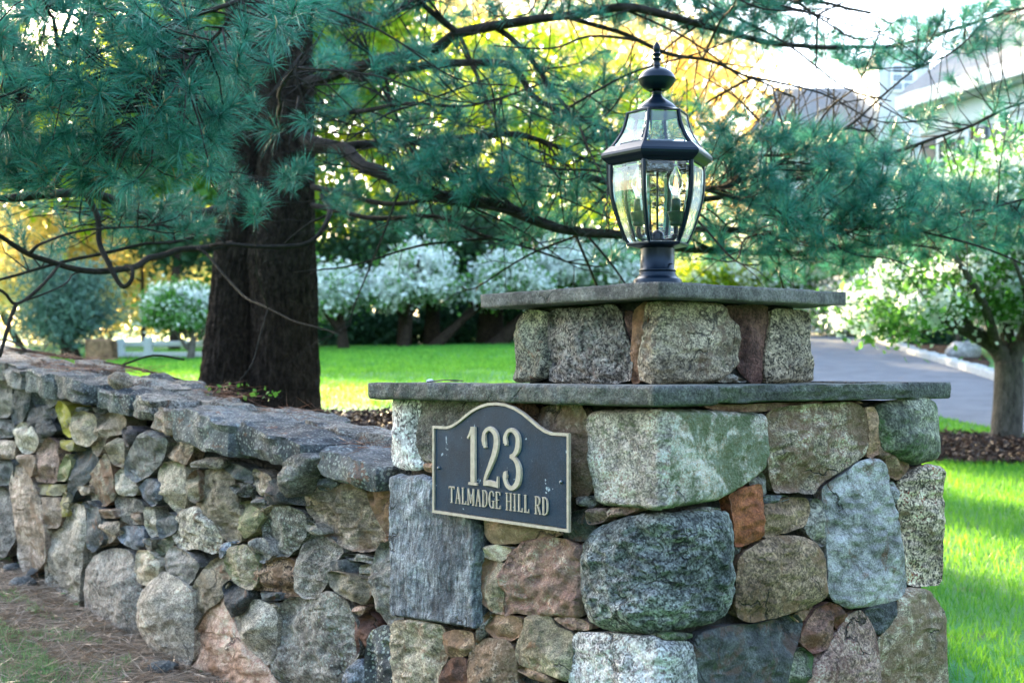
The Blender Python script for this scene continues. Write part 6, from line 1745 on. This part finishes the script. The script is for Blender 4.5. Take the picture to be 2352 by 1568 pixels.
f = boxw('window', O0, EXv, EYv, UP, M_TRIM, wing, dx0+.12, dx1-.25, 35.33, 35.397, dz0_+.2, dz1_-.35)
for i in range(2):
    for j in range(3):
        w = (dx1-dx0-.5)/2; h = (dz1_-dz0_-.7)/3
        boxw('pane', O0, EXv, EYv, UP, M_PANE, f, dx0+.18+w*i, dx0+.14+w*(i+1), 35.322, 35.329, dz0_+.26+h*j, dz0_+.22+h*(j+1))

# ------------------------------------------------------------------ white rail fence, shed, boulder
fp = [at(x, 800, Y) for x, Y in ((268, 22.3), (332, 22), (468, 21.6), (640, 21.3))]
fence = thing('rail_fence', (fp[0].x, fp[0].y, ground(fp[0].x, fp[0].y)), 'white two-rail fence at the far left edge of the lawn', 'fence')
def fbox(name, a, c, z0, z1, t, mat, par):
    d = (c-a); d.z = 0; ln = d.length; d = d/ln; s = Vector((-d.y, d.x, 0))
    return boxw(name, Vector((a.x, a.y, 0)), d, s, UP, mat, par, 0, ln, -t/2, t/2, z0, z1)
for k, p in enumerate(fp):
    g_ = ground(p.x, p.y); q = p+Vector((.13, 0, 0)); ob = fbox('post', p, q, g_-.2, g_+.36+ (0 if k else -.03), .13, M_TRIM, fence)
for a, c in zip(fp, fp[1:]):
    g_ = (ground(a.x, a.y)+ground(c.x, c.y))/2
    fbox('rail', a+Vector((.131, 0, 0)), c-Vector((.002, 0, 0)), g_+.20, g_+.29, .04, M_TRIM, fence); fbox('rail', a+Vector((.131, 0, 0)), c-Vector((.002, 0, 0)), g_+.02, g_+.11, .04, M_TRIM, fence)
fp2 = [at(x, 790, 28.5) for x in (720, 860, 1000, 1140, 1300)]
fence2 = thing('rail_fence', (fp2[0].x, fp2[0].y, ground(fp2[0].x, fp2[0].y)), 'white fence glimpsed between the dark trunks beyond the lawn', 'fence')
for k, p in enumerate(fp2):
    g_ = ground(p.x, p.y); fbox('post', p, p+Vector((.13, 0, 0)), g_-.2, g_+.75, .13, M_TRIM, fence2)
for a, c in zip(fp2, fp2[1:]):
    g_ = (ground(a.x, a.y)+ground(c.x, c.y))/2
    for z_ in (.12, .42): fbox('rail', a+Vector((.131, 0, 0)), c-Vector((.002, 0, 0)), g_+z_, g_+z_+.14, .04, M_TRIM, fence2)
# brown rubble block by the spruce
wl = at(262, 800, 21.3)
def lump(name, loc, s, mat, label, cat, amp=.18, sub=4, boxy=.0):
    bm = bmesh.new(); bmesh.ops.create_icosphere(bm, subdivisions=sub, radius=1)
    for v in bm.verts:
        c_ = v.co.copy()
        if boxy: m_ = max(abs(c_.x), abs(c_.y), abs(c_.z)); c_ = c_.lerp(c_/m_, boxy)
        n_ = noise.fractal(c_*1.3+Vector(loc), 1, 2, 4); c_ *= (1+amp*n_); v.co = Vector((c_.x*s[0], c_.y*s[1], c_.z*s[2]))
    me = bpy.data.meshes.new(name); bm.to_mesh(me); bm.free(); me.materials.append(mat)
    me.polygons.foreach_set('use_smooth', [True]*len(me.polygons))
    o = bpy.data.objects.new(name, me); scene.collection.objects.link(o); o.location = loc
    if label: tag(o, label, cat, kind='thing')
    return o
g_ = at(233, 800, 21); zt = ground(g_.x, 21)
lump('stone_pier', (g_.x, 21, zt+.13), (.22, .2, .24), rock('brown_pier', (.13, .07, .035), (.26, .15, .08), seed=88), 'squat brown stone pier beside the white fence', 'stone pier', boxy=.8, amp=.06)
p = ground_hit(2212, 822)
lump('boulder', (p.x, p.y, p.z+.08), (.28, .25, .2), rock('pale_boulder', (.25, .25, .25), (.34, .34, .34), seed=89), 'pale rounded boulder on the mulch bank beyond the driveway', 'boulder')

# ------------------------------------------------------------------ grass and litter
def blades(name, P, h, w, mat, lean=.35):
    n = len(P); P = np.asarray(P)
    d = unit(np.stack([rng.normal(size=n)*lean, rng.normal(size=n)*lean, np.ones(n)], -1)); hh = h*rng.uniform(.5, 1.25, n)[:, None]
    s = unit(np.stack([rng.normal(size=n), rng.normal(size=n), np.zeros(n)], -1))*w
    m1 = P+d*hh*.55; bend = np.stack([rng.normal(size=n)*.35, rng.normal(size=n)*.35, -.1*np.ones(n)], -1)
    tp = m1+unit(d+bend)*hh*.5
    V = np.stack([P-s*.5, P+s*.5, m1+s*.4, m1-s*.4, tp], 1).reshape(-1, 3)
    base = (np.arange(n)*5)[:, None]
    loops = np.concatenate([base+np.array([0, 1, 2, 3]), base+np.array([3, 2, 4])], 1).ravel()
    o = np_mesh(name, V, loops, np.tile([4, 3], n), mat)
    o['kind'] = 'stuff'; return o
M_GRASS = leaf_mat('grass_blades', (.035, .20, .035), (.13, .42, .07), .5, tcol=(2.1, 1.25, .4), patch=3)
M_DRYG = leaf_mat('dull_grass_blades', (.10, .22, .07), (.28, .42, .18), .4, patch=3)
def scatter(n, x0, x1, y0, y1, test):
    q = np.stack([rng.uniform(x0, x1, n), rng.uniform(y0, y1, n)], -1); out = []
    for x, y in q:
        if test(x, y): out.append((x, y, ground(x, y)-.005))
    return out
dpoly = np.array([(p.x, p.y) for p in nearh+farh])
rpoly = np.array(ring)
def lawn_ok(pts):
    P = np.array(pts); i1, _ = poly_dist(P[:, :2], dpoly); i2, _ = poly_dist(P[:, :2], rpoly); return P[~i1 & ~i2]
P1 = scatter(90000, 1.35, 4.6, 3.2, 11.5, lambda x, y: x < y*.42+.35 and x > y*.27)
blades('grass', lawn_ok(P1), .060, .0042, M_GRASS)
P1 = scatter(26000, 2.6, 6.5, 9, 14, lambda x, y: x > y*.27)
blades('grass', lawn_ok(P1), .055, .008, M_GRASS)
def behind(x, y):
    p = Vector((x, y, 0))-W0P; return p.dot(WV) > .7 and x < .31*y*.5 and (Vector((x-PX, (y-PY)*1.6)).length > 2.4)
P1 = scatter(60000, -6, 1.2, 6.8, 16, behind); blades('grass', P1, .05, .008, M_GRASS)
P1 = scatter(60000, -8, 2.5, 15, 25, lambda x, y: True); blades('grass', P1, .055, .016, M_GRASS)
# front of the wall: patchy grass and needle litter
def wv_(x, y): p = Vector((x, y, 0))-W0P; return p.dot(WD), p.dot(WV)
def front(x, y):
    u, v = wv_(x, y)
    k = noise.noise(Vector((x*2.2, y*2.2, 1)))*.25
    return v < -.36+k*1.5 and v > -2.6
P1 = scatter(190000, -3.4, -.2, 3.0, 6.2, front); blades('grass', P1, .036, .0034, M_DRYG, .6)
P1 = scatter(120000, -3.4, -.2, 3.0, 6.2, lambda x, y: -1.4 < wv_(x, y)[1] < -.12 and noise.noise(Vector((x*4.5, y*4.5, 2))) > .12); blades('grass', P1, .034, .0034, M_DRYG, .6)
fl = [W0P+WD*u_+WV*v_ for u_, v_ in [(-.6, .15), (5.5, .15), (5.5, -.6), (4, -.6), (3, -.65), (2.2, -.7), (1.5, -.75), (.8, -.8), (-.6, -.8)]]
fl_o = plan_sheet('leaf_litter', [(p.x, p.y) for p in fl], M_LITTER, .1, .006, dz=lambda x, y: .01*noise.noise(Vector((x*9, y*9, 0)))); structure(fl_o)
M_FALLEN = leaf_mat('fallen_brown_needles', (.20, .13, .08), (.55, .42, .32), .1, patch=5)
def litter(n, test, x0, x1, y0, y1, Ln, zf):
    out = []
    for x, y in np.stack([rng.uniform(x0, x1, n), rng.uniform(y0, y1, n)], -1):
        if test(x, y): out.append((x, y, zf(x, y)))
    C_0 = np.array(out); k = len(C_0)
    d = unit(np.stack([rng.normal(size=k), rng.normal(size=k), rng.normal(size=k)*.18], -1))
    return C_0, d, Ln
C0, d0, _ = litter(80000, lambda x, y: -1.7+.3*noise.noise(Vector((x*2, y*2, 5))) < wv_(x, y)[1] < .05, -3.6, 0, 3.2, 6.6, .09, lambda x, y: ground(x, y)+.008)
o = tri_leaves('needle_litter', C0, .085, M_FALLEN, None, dirs=d0, width=.0032); o['kind'] = 'stuff'
def topz(x, y):
    u, v = wv_(x, y); return wall_top(u)+.030
def on_top(x, y):
    u, v = wv_(x, y); return 0 < u < 4.5 and .02 < v < .5 and noise.noise(Vector((x*3.2, y*3.2, 9))) > (.30 if u < 1.6 else .10)
C0, d0, _ = litter(40000, on_top, -3.4, 1, 3.6, 7.6, .08, topz)
o = tri_leaves('fallen_needles', C0, .075, leaf_mat('rusty_needles', (.12, .05, .03), (.34, .17, .10), .1, patch=5), None, dirs=d0, width=.0022); o['kind'] = 'stuff'
def chips(name, pts_poly, n, lift):
    A_r = np.array(pts_poly); q = np.stack([rng.uniform(A_r[:, 0].min(), A_r[:, 0].max(), n), rng.uniform(A_r[:, 1].min(), A_r[:, 1].max(), n)], -1)
    ins, _ = poly_dist(q, A_r*1.0); q = q[ins]
    C_ = np.array([(x, y, ground(x, y)+lift+abs(rng.normal())*.012) for x, y in q]); k = len(C_)
    d = unit(np.stack([rng.normal(size=k), rng.normal(size=k), rng.normal(size=k)*.35], -1))
    o = tri_leaves(name, C_, .05, leaf_mat('bark_chips', (.012, .007, .005), (.085, .045, .03), .0), None, dirs=d, width=.014); o['kind'] = 'stuff'
chips('mulch_chips', ring, 9000, .035); chips('bed_litter', pr, 16000, .025)
# bits of rubble at the wall foot
for i, (x, y, s_, lb) in enumerate([(52,1345,.06,'blue-grey rubble stone at the wall foot near the left edge'), (30,1310,.05,'smallest rubble stone at the wall foot at the left edge'), (375,1540,.055,'bluish rubble stone at the wall foot near the bottom of the picture'), (95,1325,.07,'flat rubble stone under the tall pale wall stone')]):
    p = ground_hit(x*1.0, y, 3)
    lump('rubble_stone', (p.x, p.y, p.z+s_*.2), (s_, s_*.8, s_*.5), kind_mat('slate'), lb, 'stone', sub=3)
# fallen twig along the wall top
tw_ = thing('fallen_twig', tuple(at(330, 835, 6.4)), 'dark fallen branch lying along the back of the wall top', 'branch')
W = []
for u_, v_, h_ in ((4.2, .36, .05), (3.8, .40, .06), (3.3, .42, .055), (2.8, .46, .05), (2.4, .47, .045), (2.0, .45, .035)):
    q = W0P+WD*u_+WV*v_; W.append(Vector((q.x, q.y, wall_top(u_)+h_*.35)))
add_limbs('stem', [(cr(W, 5), [.011-.0003*i for i in range(26)])], M_BARK, tw_, 7)
for _p in [(cr([W[1], W[1]+Vector((-.15, .1, .06)), W[1]+Vector((-.3, .1, .05))], 4), [.006]*9), (cr([W[3], W[3]+Vector((.12, .12, .05)), W[3]+Vector((.25, .2, .03))], 4), [.005]*9)]: add_limbs('side_twig', [_p], M_TWIG, tw_, 5)
# ivy sprigs growing over the back edge of the wall by the trunk
for i, (u_, lb) in enumerate(((1.72, 'left one of two ivy sprigs on the wall before the pine trunk'), (1.5, 'right one of two ivy sprigs on the wall before the pine trunk'))):
    q = W0P+WD*u_+WV*.46; q = Vector((q.x, q.y, wall_top(u_)+.01))
    iv = thing('ivy_sprig', tuple(q), lb, 'ivy', 'ivy sprigs')
    pts_ = np.array(q)+rng.normal(size=(14, 3))*np.array([.06, .03, .012])+np.array([0, 0, .025])
    tri_leaves('leaves', pts_, .022, M_GREEN, iv, elong=1.2)
    add_limbs('stem', [([q+Vector((-.08, 0, 0)), q+Vector((0, .01, .015)), q+Vector((.08, 0, .005))], [.002]*3)], M_TWIG, iv, 4)
